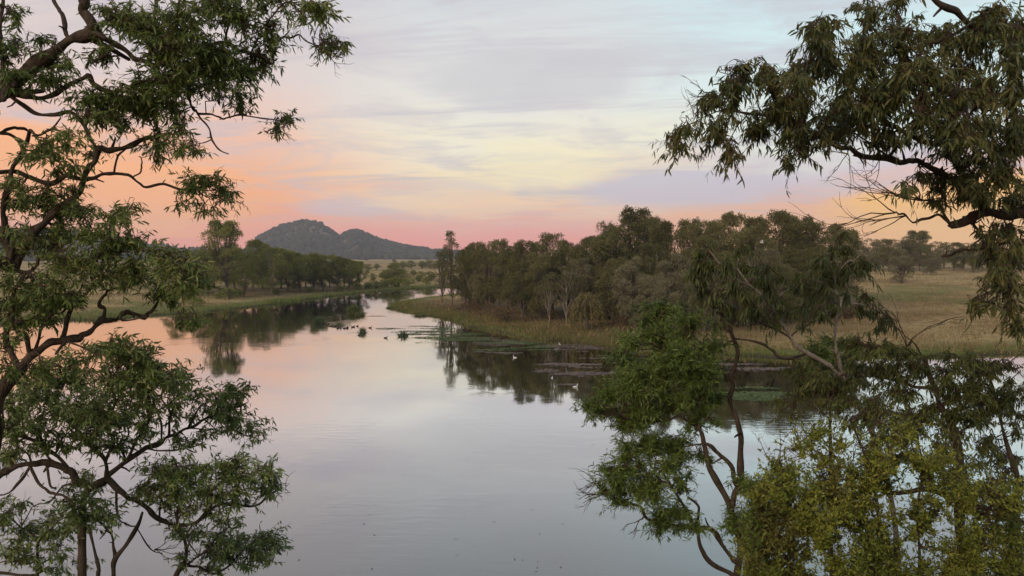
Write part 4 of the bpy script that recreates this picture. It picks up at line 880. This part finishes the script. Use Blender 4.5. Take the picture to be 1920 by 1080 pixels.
A.foliage([(60, 385, 55, 26), (135, 392, 30, 20), (30, 440, 40, 34), (95, 440, 55, 30), (230, 398, 40, 20), (160, 425, 55, 28), (215, 440, 60, 34), (130, 475, 60, 34), (190, 500, 55, 36), (255, 465, 50, 34), (275, 500, 50, 34), (330, 480, 40, 28), (335, 512, 44, 34), (365, 495, 26, 22),
           (360, 535, 26, 22), (290, 540, 28, 24), (320, 550, 40, 18), (70, 530, 44, 22), (45, 560, 36, 30), (90, 560, 44, 26), (120, 530, 34, 22), (345, 600, 26, 8), (365, 604, 16, 7), (8, 590, 20, 30), (75, 590, 26, 16), (40, 430, 40, 26), (240, 520, 34, 22), (100, 600, 20, 14), (5, 480, 18, 20), (25, 630, 30, 26), (45, 605, 30, 20), (15, 680, 24, 22), (70, 690, 30, 22), (150, 560, 26, 18), (20, 530, 24, 20)], 1.0)
A.dead((600, 80), 20, 40, 3, 1.0); A.dead((612, 98), -35, 38, 3, .9); A.dead((520, 240), -60, 30, 2, .9); A.dead((385, 190), 10, 34, 3, .9); A.dead((260, 135), 160, 34, 2, 1.0)

# --- B: the lower gum in front, its stems running down out of frame
B = Tree('gum_tree', 'leafy lower gum at bottom left, branches spreading over the pink water', 'tree', 10.6, M['bark'], M['leaf_gum_low'], 202, GUMB)
B.trunk(150, [(153, 1150), (154, 1080), (154, 1006), (156, 940), (172, 914), (202, 898)], 10, 6.5)
B.limb([(202, 898), (174, 913), (148, 906), (130, 884), (107, 871), (59, 871), (22, 876), (0, 891), (-40, 920)], 7.5, 8, off=-.5)
B.limb([(202, 898), (196, 865), (163, 834)], 6.5, 4.5, off=-.3)
B.limb([(163, 836), (140, 800), (110, 775), (112, 740), (118, 705)], 4, 2.4)
B.limb([(196, 865), (210, 830), (200, 790), (215, 755), (205, 720), (225, 690)], 4, 2)
B.limb([(205, 892), (237, 865), (274, 843), (304, 828), (319, 813), (352, 802), (381, 787), (419, 773), (450, 762)], 6, 1.8, off=.5)
B.limb([(315, 815), (320, 776), (307, 747), (312, 715)], 3, 1.6)
B.limb([(237, 865), (262, 815), (280, 780), (275, 740), (285, 700)], 3.6, 1.8)
B.limb([(381, 787), (410, 808), (440, 808), (470, 820)], 2, 1)
B.limb([(352, 802), (390, 806), (420, 800)], 1.8, 1)
B.limb([(274, 843), (310, 842), (350, 842), (385, 830)], 2.4, 1.2)
B.limb([(205, 900), (226, 921), (252, 939), (281, 958), (296, 976), (330, 985), (363, 984), (393, 954), (420, 946), (448, 949), (478, 947), (500, 928), (515, 910)], 7.5, 1.8, off=.5)
B.limb([(252, 939), (275, 905), (300, 880), (330, 870)], 3.2, 1.6)
B.limb([(330, 985), (335, 950), (345, 920)], 2.6, 1.4)
B.limb([(218, 915), (222, 969), (237, 984), (256, 987)], 3, 1.6)
B.limb([(130, 886), (100, 850), (70, 830), (40, 815), (-10, 800)], 4, 4)
B.limb([(107, 871), (88, 845), (75, 800), (85, 765)], 3.4, 2)
B.limb([(52, 874), (74, 913), (100, 921), (130, 936)], 3.6, 2.8)
B.limb([(60, 872), (40, 900), (10, 925), (-20, 930)], 3, 2)
B.limb([(87, 875), (92, 905), (105, 918)], 2.6, 2)
B.trunk(213, [(213, 1140), (213, 1080), (215, 1050), (237, 1021), (259, 984), (267, 961)], 7, 3.6, name='stem', depth=10.9)
B.limb([(215, 1050), (213, 1013), (200, 991), (180, 975)], 4, 2.4)
B.trunk(184, [(184, 1150), (184, 1080), (185, 1065), (178, 1036), (172, 1010), (165, 985)], 6, 3, name='stem', depth=10.4)
B.limb([(259, 995), (281, 1028), (304, 1039)], 1.6, .8)
for pth in [[(163, 836), (180, 800), (172, 765), (176, 735), (171, 700)], [(237, 865), (228, 840), (240, 812), (232, 780), (240, 750)], [(110, 775), (90, 740), (60, 720)], [(205, 790), (180, 770), (150, 765)], [(296, 976), (300, 940), (318, 910), (350, 900), (380, 880)], [(363, 984), (352, 1010), (372, 1040)],
            [(100, 850), (120, 820), (140, 800)], [(59, 871), (45, 845), (20, 830), (0, 835)], [(304, 828), (300, 790), (290, 760)], [(393, 954), (400, 920), (430, 900), (460, 885)], [(148, 906), (120, 910), (90, 940), (60, 950)], [(222, 960), (205, 985), (190, 1010)], [(352, 802), (370, 770), (400, 750)], [(280, 780), (310, 760), (335, 745)], [(22, 876), (30, 850), (50, 835)]]:
    B.limb(pth, 2.6, 1.2)
B.foliage([(232, 650, 50, 30), (190, 655, 34, 22), (270, 670, 46, 30), (225, 695, 60, 34), (290, 700, 50, 34), (330, 720, 42, 34), (135, 715, 55, 36), (75, 750, 60, 40), (40, 720, 40, 34), (180, 745, 55, 34), (255, 745, 55, 34), (340, 760, 36, 30), (120, 770, 55, 34), (200, 790, 60, 34), (60, 800, 50, 28),
           (440, 728, 36, 16), (455, 745, 28, 18), (400, 745, 30, 24), (385, 775, 34, 22), (420, 775, 34, 22), (462, 790, 26, 26), (478, 815, 14, 18), (440, 800, 30, 18), (150, 820, 50, 28), (260, 800, 44, 26), (215, 835, 40, 24), (30, 845, 40, 22), (100, 830, 34, 22), (340, 825, 30, 16), (395, 815, 30, 14),
           (290, 880, 50, 28), (345, 885, 55, 34), (400, 885, 55, 36), (450, 880, 50, 34), (490, 895, 34, 28), (505, 915, 26, 22), (320, 925, 55, 30), (385, 930, 55, 28), (440, 925, 50, 24), (275, 920, 40, 26), (160, 940, 40, 34), (150, 970, 40, 26), (125, 950, 30, 20), (190, 960, 30, 24), (350, 960, 40, 16), (160, 900, 34, 20), (100, 690, 40, 24), (160, 680, 40, 24), (40, 770, 36, 24), (20, 800, 30, 20), (15, 860, 24, 16)], 1.0)
B.dead((505, 915), 60, 34, 4, .9); B.dead((290, 1030), -20, 40, 4, .9); B.dead((130, 690), 80, 40, 3, 1.0); B.dead((40, 985), 70, 40, 3, .9); B.dead((400, 785), -20, 40, 3, .9)

# --- C: small gum at the bottom, between the left stems and open water
C_ = Tree('gum_sapling', 'small bright-leaved gum at the bottom edge, right of the left stems', 'tree', 12.0, M['bark'], M['leaf_gum_low'], 303, GUMB)
C_.trunk(325, [(326, 1120), (330, 1080), (348, 1047), (346, 1013), (330, 995), (322, 980)], 6, 2.4)
C_.limb([(333, 1072), (385, 1036), (407, 1006), (430, 990)], 3.4, 1.6)
C_.limb([(345, 1056), (370, 1065), (407, 1074), (433, 1058), (459, 1028), (480, 1010)], 3.6, 1.6)
C_.limb([(348, 1040), (360, 1005), (365, 985)], 2, 1.2)
C_.foliage([(420, 1000, 46, 22), (460, 1010, 50, 24), (500, 1012, 36, 20), (520, 1025, 20, 14), (430, 1030, 44, 20), (480, 1038, 34, 16), (390, 1030, 34, 18), (375, 1000, 26, 14), (340, 990, 24, 14), (495, 1052, 18, 14), (455, 1062, 20, 10), (400, 1062, 34, 12), (420, 975, 34, 14), (340, 1050, 18, 12)], 1.0)
# --- D: sapling in the corner
D_ = Tree('gum_sapling', 'crooked little gum in the bottom left corner', 'tree', 11.6, M['bark'], M['leaf_gum_low'], 404, GUMB)
D_.trunk(66, [(68, 1140), (70, 1080), (70, 1043), (74, 1013), (104, 984), (115, 965)], 5, 2)
D_.limb([(72, 1020), (60, 1000), (35, 985), (10, 960)], 2.4, 1.2); D_.limb([(70, 1050), (50, 1060), (20, 1050), (-10, 1060)], 2.4, 1.4); D_.limb([(72, 1030), (95, 1030), (115, 1020)], 1.8, 1.1)
D_.limb([(69, 1085), (55, 1078), (0, 1074), (-40, 1080)], 3.4, 3)
D_.foliage([(15, 985, 34, 24), (45, 1000, 34, 20), (80, 975, 40, 18), (110, 1000, 30, 24), (20, 1030, 36, 22), (50, 1050, 34, 16), (110, 1035, 24, 16), (100, 1065, 50, 12), (20, 950, 30, 16)], 1.0)

# --- R: the gum hanging in from the upper right
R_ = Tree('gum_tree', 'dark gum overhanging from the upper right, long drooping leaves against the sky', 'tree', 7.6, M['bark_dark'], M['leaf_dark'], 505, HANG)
R_.trunk(2080, [(2070, 1100), (2060, 800), (2040, 560), (2000, 430)], 36, 22)
R_.limb([(2000, 430), (1960, 400), (1920, 398), (1870, 402), (1831, 402), (1813, 413), (1783, 421)], 16, 7, off=.2)
R_.limb([(1850, 402), (1840, 375), (1813, 350), (1768, 325), (1724, 307), (1683, 300), (1627, 293), (1590, 281), (1553, 267), (1535, 256), (1495, 235), (1450, 220), (1401, 211), (1360, 205)], 11, 1.8, off=.4)
R_.limb([(1813, 350), (1776, 281), (1739, 267), (1676, 237), (1630, 200), (1590, 150), (1560, 100), (1545, 50)], 7, 1.8, off=-.5)
R_.limb([(1783, 419), (1764, 406), (1735, 408), (1713, 417), (1694, 402), (1679, 399)], 4, 1.6, off=0)
R_.limb([(1779, 414), (1764, 391), (1750, 380), (1735, 376)], 4, 2, off=0)
R_.limb([(2040, 560), (2010, 300), (1980, 150), (1920, 63), (1887, 48), (1850, 48), (1820, 44), (1790, 22), (1757, 0), (1720, -20)], 16, 5, off=-.6)
R_.limb([(1850, 48), (1860, 66), (1920, 74)], 3, 3)
R_.limb([(1820, 44), (1770, 70), (1710, 90), (1660, 80), (1630, 40)], 4, 1.6)
R_.limb([(1980, 160), (1900, 190), (1830, 200), (1770, 170), (1720, 150)], 6, 2)
R_.limb([(1960, 440), (1900, 455), (1820, 469), (1790, 474), (1772, 480)], 5, 2.6, off=.3)
R_.limb([(1920, 455), (1895, 500), (1880, 540), (1890, 590)], 3, 1.4)
R_.limb([(1880, 545), (1850, 550), (1825, 560)], 1.8, 1)
R_.limb([(1683, 300), (1600, 250), (1560, 215)], 3, 1.6); R_.limb([(1535, 256), (1500, 270), (1480, 290)], 2, 1)
R_.limb([(1401, 211), (1380, 240), (1365, 265)], 1.6, .9); R_.limb([(1360, 206), (1310, 225), (1275, 240)], 1.5, .8)
R_.limb([(1495, 235), (1450, 180), (1400, 150), (1370, 140)], 2.6, 1.2)
R_.limb([(1590, 150), (1540, 120), (1525, 80), (1515, 50)], 2, 1)
R_.foliage([(1262, 250, 20, 20), (1275, 275, 22, 24), (1290, 240, 14, 14), (1330, 205, 24, 34), (1340, 245, 26, 36), (1365, 280, 22, 26), (1355, 165, 30, 26), (1395, 125, 30, 26), (1390, 185, 40, 34), (1415, 235, 36, 30), (1440, 140, 42, 34), (1460, 190, 44, 40), (1490, 120, 36, 36), (1500, 170, 40, 40),
            (1525, 65, 22, 34), (1545, 45, 20, 22), (1540, 120, 42, 44), (1490, 230, 40, 36), (1500, 280, 34, 24), (1550, 190, 50, 44), (1545, 250, 44, 34), (1480, 305, 12, 14), (1600, 110, 44, 44), (1600, 180, 50, 44), (1610, 240, 44, 32), (1640, 40, 40, 40), (1650, 120, 44, 44), (1660, 190, 50, 44),
            (1620, 15, 24, 20), (1700, 60, 50, 48), (1700, 140, 50, 48), (1720, 210, 50, 40), (1680, 255, 36, 24), (1770, 60, 55, 48), (1780, 130, 55, 48), (1780, 200, 50, 44), (1760, 245, 40, 24), (1850, 20, 55, 34), (1850, 90, 55, 44), (1850, 160, 50, 44), (1850, 230, 50, 44), (1905, 60, 40, 44), (1905, 150, 34, 50),
            (1905, 240, 34, 44), (1800, 270, 44, 34), (1860, 300, 50, 36), (1745, 335, 30, 24), (1790, 320, 40, 30), (1820, 350, 34, 24), (1900, 330, 34, 44), (1700, 350, 14, 18), (1880, 375, 40, 18), (1760, 372, 16, 12)], 1.15)
R_.foliage([(1835, 430, 24, 18), (1870, 440, 34, 24), (1905, 450, 30, 34), (1850, 475, 30, 30), (1890, 500, 34, 34), (1860, 520, 20, 20), (1905, 550, 22, 34), (1840, 560, 18, 12), (1885, 575, 26, 22), (1900, 605, 18, 20), (1825, 570, 10, 10)], .85)
R_.dead((1679, 399), 170, 110, 3, 1.3, spread=.22); R_.dead((1735, 376), 165, 110, 4, 1.4, spread=.20); R_.dead((1700, 404), 205, 90, 3, 1.2, spread=.25); R_.dead((1590, 288), 240, 60, 3, .9, spread=.4); R_.dead((1650, 296), 285, 50, 2, .9); R_.dead((1330, 180), 150, 44, 3, .9); R_.dead((1310, 222), 110, 40, 2, .8); R_.dead((1640, 210), 30, 50, 2, 1.2)

# --- S: green multi-stemmed wattle right of centre
S = Tree('wattle_tree', 'bright green multi-stemmed wattle right of centre, feathery leaves over the water', 'tree', 13.0, M['bark'], M['leaf_wattle'], 606, WATTLE)
S.trunk(1384, [(1383, 1120), (1382, 1079), (1389, 1020), (1374, 971), (1365, 940), (1340, 895), (1329, 873), (1320, 832), (1311, 805), (1275, 779), (1253, 756), (1225, 725)], 10.4, 3.0)
S.limb([(1370, 955), (1378, 930), (1387, 905), (1391, 882), (1389, 828), (1378, 783), (1371, 756), (1374, 716), (1378, 680), (1381, 656), (1372, 628), (1369, 606), (1356, 590), (1334, 568)], 7.8, 3.2, off=.3)
S.limb([(1387, 908), (1382, 905), (1365, 873), (1345, 848), (1329, 832)], 6.0, 4.2, off=-.1)
S.limb([(1385, 1050), (1374, 1047), (1347, 1011), (1324, 989), (1271, 987), (1217, 976), (1199, 949), (1159, 935), (1135, 925)], 6.5, 2.0, off=.3)
S.limb([(1382, 1085), (1369, 1075), (1333, 1056), (1311, 1011), (1293, 967), (1275, 935), (1257, 904), (1235, 880)], 6.5, 2.5, off=-.3)
S.limb([(1311, 1000), (1311, 958), (1290, 930)], 3.9, 2.5)
S.limb([(1311, 805), (1310, 760), (1330, 720), (1320, 690), (1300, 650)], 4.4, 2.0)
S.limb([(1275, 779), (1240, 790), (1200, 790), (1170, 780)], 3.4, 1.6); S.limb([(1253, 756), (1250, 700), (1245, 650), (1240, 600), (1225, 580)], 3.9, 1.6)
S.limb([(1257, 904), (1210, 890), (1170, 880)], 2.9, 1.5); S.limb([(1320, 832), (1280, 840), (1240, 830)], 2.9, 1.5); S.limb([(1374, 716), (1350, 690), (1330, 650)], 3.1, 1.5)
S.trunk(1406, [(1405, 1120), (1405, 1079), (1402, 1040), (1400, 1002), (1410, 960), (1420, 930)], 10.4, 4.5, name='stem', depth=13.2)
S.trunk(1425, [(1425, 1120), (1423, 1079), (1424, 1040), (1430, 1010)], 7.2, 3.8, name='stem', depth=13.4)
S.trunk(1420, [(1428, 1110), (1441, 1079), (1477, 1047), (1510, 1020)], 11.7, 5.0, name='stem', depth=12.8)
S.foliage([(1230, 568, 26, 12), (1250, 585, 30, 18), (1215, 600, 26, 14), (1190, 640, 34, 22), (1180, 675, 40, 24), (1240, 630, 40, 30), (1290, 620, 40, 28), (1250, 670, 50, 30), (1310, 660, 44, 30), (1200, 710, 50, 30), (1160, 740, 44, 26), (1240, 720, 50, 34), (1300, 710, 50, 34), (1130, 765, 30, 20), (1190, 770, 50, 28), (1260, 760, 44, 28),
           (1330, 740, 34, 30), (1310, 780, 34, 22), (1200, 810, 44, 24), (1240, 840, 40, 26), (1175, 850, 44, 26), (1140, 880, 36, 26), (1210, 880, 44, 28), (1270, 860, 34, 24), (1160, 915, 40, 24), (1225, 930, 44, 26), (1265, 950, 40, 24), (1240, 985, 34, 18), (1285, 985, 26, 14), (1320, 850, 16, 14), (1280, 905, 26, 20), (1330, 695, 34, 24), (1340, 790, 14, 10), (1115, 775, 14, 12)], 1.15)
S.foliage([(1420, 920, 34, 30), (1400, 970, 40, 24), (1440, 960, 40, 28), (1380, 985, 24, 16), (1450, 900, 34, 26), (1430, 1000, 34, 20)], 1.1)
S.dead((1135, 900), 165, 44, 4, 1.0); S.dead((1135, 925), 200, 44, 4, 1.1); S.dead((1199, 975), 250, 40, 2, 1.0)

# --- T: pale-stemmed leaning saplings
T_ = Tree('gum_sapling', 'leaning pale-stemmed gum sapling with hanging leaves in front of the right wood', 'tree', 12.6, M['bark_pale'], M['leaf_sapling'], 707, SAPL)
T_.trunk(1690, [(1680, 1000), (1650, 850), (1600, 740), (1564, 694), (1548, 681), (1514, 662), (1495, 650), (1482, 631), (1463, 602), (1448, 577), (1429, 555), (1407, 536), (1382, 524), (1350, 495), (1330, 470)], 7, 1.6)
T_.limb([(1407, 535), (1388, 511), (1382, 502), (1384, 485)], 2.4, 1.2)
T_.limb([(1600, 742), (1580, 700), (1570, 672), (1567, 643), (1564, 615), (1570, 587), (1577, 565), (1567, 543), (1564, 517), (1558, 490)], 5, 1.8, off=.4)
T_.limb([(1514, 662), (1463, 672), (1448, 656), (1422, 643), (1378, 634)], 3.2, 3, off=.3, bark=M['bark_dark'])
T_.limb([(1495, 650), (1470, 625), (1440, 612), (1415, 600), (1400, 598)], 2.2, 1.2, bark=M['bark_dark'])
T_.limb([(1482, 631), (1510, 612), (1525, 605), (1540, 590)], 2.0, 1.2, bark=M['bark_dark'])
T_.limb([(1448, 577), (1460, 560), (1480, 542)], 2, 1.1); T_.limb([(1577, 565), (1610, 570), (1640, 580), (1660, 590)], 2, 1.1); T_.limb([(1407, 536), (1370, 540), (1330, 545)], 1.6, .9); T_.limb([(1567, 545), (1545, 530), (1520, 520)], 1.8, 1)
T_.limb([(1495, 652), (1440, 560), (1400, 580)], 1.2, 1.0); T_.limb([(1564, 520), (1590, 490), (1610, 485)], 1.6, 1)
T_.foliage([(1318, 470, 20, 24), (1305, 510, 20, 30), (1325, 545, 24, 28), (1355, 500, 28, 26), (1355, 560, 28, 26), (1385, 535, 28, 26), (1390, 490, 26, 24), (1420, 500, 24, 26), (1430, 535, 26, 28), (1400, 575, 28, 20), (1310, 585, 14, 18), (1345, 600, 20, 14),
            (1485, 525, 26, 26), (1475, 560, 22, 24), (1510, 545, 26, 26), (1500, 585, 20, 20), (1540, 490, 28, 26), (1545, 530, 26, 26), (1575, 465, 26, 22), (1590, 500, 26, 28), (1565, 510, 24, 28), (1530, 575, 20, 16), (1460, 600, 14, 12), (1615, 490, 18, 22), (1600, 565, 22, 16), (1630, 575, 24, 18), (1655, 590, 24, 18), (1580, 440, 14, 12), (1555, 575, 14, 18)], 1.0)
T_.dead((1360, 545), 190, 46, 2, 1.1)
# --- U: darker gum filling the lower right
U = Tree('gum_tree', 'olive gum at lower right, its trunk broken off pale above the leaves', 'tree', 10.8, M['bark'], M['leaf_olive'], 808, HANG)
U.trunk(1812, [(1808, 1100), (1800, 1000), (1799, 931), (1799, 859), (1786, 801), (1764, 765), (1753, 728), (1742, 702), (1735, 669)], 11, 5)
U.trunk(1915, [(1912, 1100), (1908, 1000), (1907, 958), (1907, 895), (1893, 850), (1880, 805), (1870, 760), (1850, 720)], 8, 3, name='stem', depth=11.2)
U.limb([(1800, 935), (1768, 926), (1723, 917), (1680, 925), (1640, 915)], 6, 4, off=.3)
U.limb([(1805, 955), (1840, 960), (1866, 967), (1930, 980)], 6, 4, off=-.3)
U.limb([(1753, 728), (1700, 720), (1640, 700), (1590, 700), (1540, 730), (1500, 745)], 4, 1.6); U.limb([(1742, 702), (1700, 670), (1660, 650), (1620, 645)], 3, 1.3); U.limb([(1764, 765), (1810, 720), (1860, 690), (1900, 690)], 3.4, 1.6)
U.limb([(1786, 801), (1720, 790), (1670, 770), (1620, 770)], 3, 1.4); U.limb([(1790, 815), (1840, 780), (1880, 770)], 3, 1.4); U.limb([(1735, 690), (1710, 640), (1690, 620)], 2, 1)
U.foliage([(1600, 640, 28, 18), (1640, 655, 36, 20), (1690, 645, 40, 20), (1660, 690, 44, 26), (1610, 685, 34, 24), (1720, 680, 44, 24), (1780, 680, 40, 20), (1830, 680, 44, 22), (1880, 690, 40, 24), (1760, 715, 40, 22), (1820, 720, 44, 26), (1880, 735, 40, 28), (1700, 735, 40, 24), (1640, 740, 36, 24), (1560, 720, 34, 24), (1500, 735, 36, 26), (1540, 760, 34, 18),
           (1760, 770, 40, 22), (1840, 775, 44, 26), (1900, 790, 26, 28), (1700, 780, 34, 20), (1620, 785, 30, 18), (1850, 830, 36, 22), (1770, 830, 24, 18), (1480, 700, 26, 18), (1520, 690, 26, 18), (1880, 850, 36, 24), (1820, 870, 40, 24), (1760, 870, 34, 24), (1900, 900, 30, 30), (1850, 910, 40, 24), (1700, 850, 34, 22), (1660, 820, 34, 22), (1580, 780, 30, 18), (1730, 810, 34, 20), (1800, 800, 36, 20), (1590, 720, 40, 26), (1540, 700, 36, 24), (1480, 760, 34, 22), (1690, 700, 40, 24), (1780, 745, 40, 22), (1740, 770, 40, 22), (1850, 750, 40, 24), (1910, 730, 20, 30), (1580, 750, 40, 22), (1660, 770, 40, 24), (1510, 710, 30, 22)], .85)
U.dead((1700, 650), 100, 90, 3, 1.2, spread=.35); U.dead((1880, 690), 0, 60, 2, 1.0)
# bushy young wattle behind the saplings
X_ = Tree('wattle_sapling', 'small fresh-green wattle bush between the pale sapling stems', 'bush', 13.6, M['bark'], M['leaf_wattle'], 818, WATTLE)
X_.trunk(1560, [(1558, 900), (1556, 760), (1560, 690), (1565, 665)], 5, 2); X_.limb([(1557, 720), (1530, 690), (1520, 675)], 2, 1); X_.limb([(1560, 700), (1590, 670), (1600, 655)], 2, 1)
X_.foliage([(1560, 645, 34, 16), (1530, 665, 30, 18), (1585, 668, 34, 18), (1550, 690, 34, 18)], 1.0)
# --- V: yellow-green shrub in the lower right corner
Vs = Tree('yellow_shrub', 'yellow-green fine-leaved shrub filling the bottom right corner', 'shrub', 8.8, M['bark_dark'], M['leaf_yellow'], 909, FINE)
Vs.trunk(1660, [(1660, 1150), (1655, 1080), (1650, 1000), (1640, 920), (1620, 850), (1600, 800)], 7, 2)
for k, (u0, pts) in enumerate([(1600, [(1590, 1150), (1570, 1060), (1530, 980), (1480, 900), (1460, 860)]), (1720, [(1720, 1150), (1725, 1060), (1720, 960), (1730, 880), (1720, 820)]), (1790, [(1800, 1150), (1830, 1060), (1850, 980), (1870, 900)]),
                              (1560, [(1540, 1140), (1500, 1080), (1450, 1010), (1430, 960)]), (1850, [(1870, 1140), (1890, 1060), (1900, 1000)])]): Vs.trunk(u0, pts, 5, 1.6, name='stem', depth=8.5 + .25 * k)
Vs.limb([(1640, 920), (1580, 870), (1540, 820), (1520, 790)], 2.4, 1.1); Vs.limb([(1650, 1000), (1590, 940), (1550, 890)], 2.4, 1.1); Vs.limb([(1722, 960), (1770, 900), (1800, 850)], 2.4, 1.1); Vs.limb([(1655, 1060), (1710, 1000), (1760, 960)], 2.4, 1.1)
tops = lambda u: np.interp(u, [1400, 1440, 1480, 1540, 1620, 1700, 1780, 1850, 1920], [980, 880, 835, 775, 760, 790, 830, 880, 900])
groups = {'leaf_yellow': [], 'leaf_wattle': [], 'leaf_olive': []}
for _ in range(180):
    u = random.uniform(1405, 1915); vt = tops(u) + 55 * (float(vnoise(np.array([u / 34.0]), np.array([3.3]), 5)[0]) - .35); v = vt + random.random() ** .7 * (1115 - vt)
    hue = float(fbm(np.array([u / 120.0]), np.array([v / 90.0]), 61)[0])
    groups['leaf_yellow' if hue > .46 else ('leaf_olive' if hue > .38 else 'leaf_wattle')].append((u, v, random.uniform(16, 36), random.uniform(18, 40)))
for g, c_ in groups.items(): Vs.foliage(c_, .74, leafm=M['leaf_shrub_green'] if g == 'leaf_wattle' else (M['leaf_shrub_olive'] if g == 'leaf_olive' else M['leaf_yellow']))
for u, v in [(1500, 830), (1560, 790), (1640, 800), (1700, 840), (1450, 880), (1780, 880), (1600, 860)]: Vs.dead((u, v), random.uniform(60, 120), 60, 3, .8, spread=.5)

# ------------------------------------------------------------------ evening haze
m, t, out = material('haze')
pv_ = t.new('ShaderNodeVolumePrincipled'); pv_.inputs['Color'].default_value = (.90, .91, 1.0, 1); pv_.inputs['Density'].default_value = .00020; pv_.inputs['Anisotropy'].default_value = 0.0
t.l.new(pv_.outputs[0], out.inputs['Volume'])
x0, x1, y0, y1, z0, z1 = -3050, 3050, -3050, 3050, -2.5, 150
V = np.array([(x, y, z) for z in (z0, z1) for y in (y0, y1) for x in (x0, x1)], float)
link('haze', mesh_from('haze', V, [np.array([(0, 2, 3, 1), (4, 5, 7, 6), (0, 1, 5, 4), (2, 6, 7, 3), (0, 4, 6, 2), (1, 3, 7, 5)])], [m]), kind='stuff')
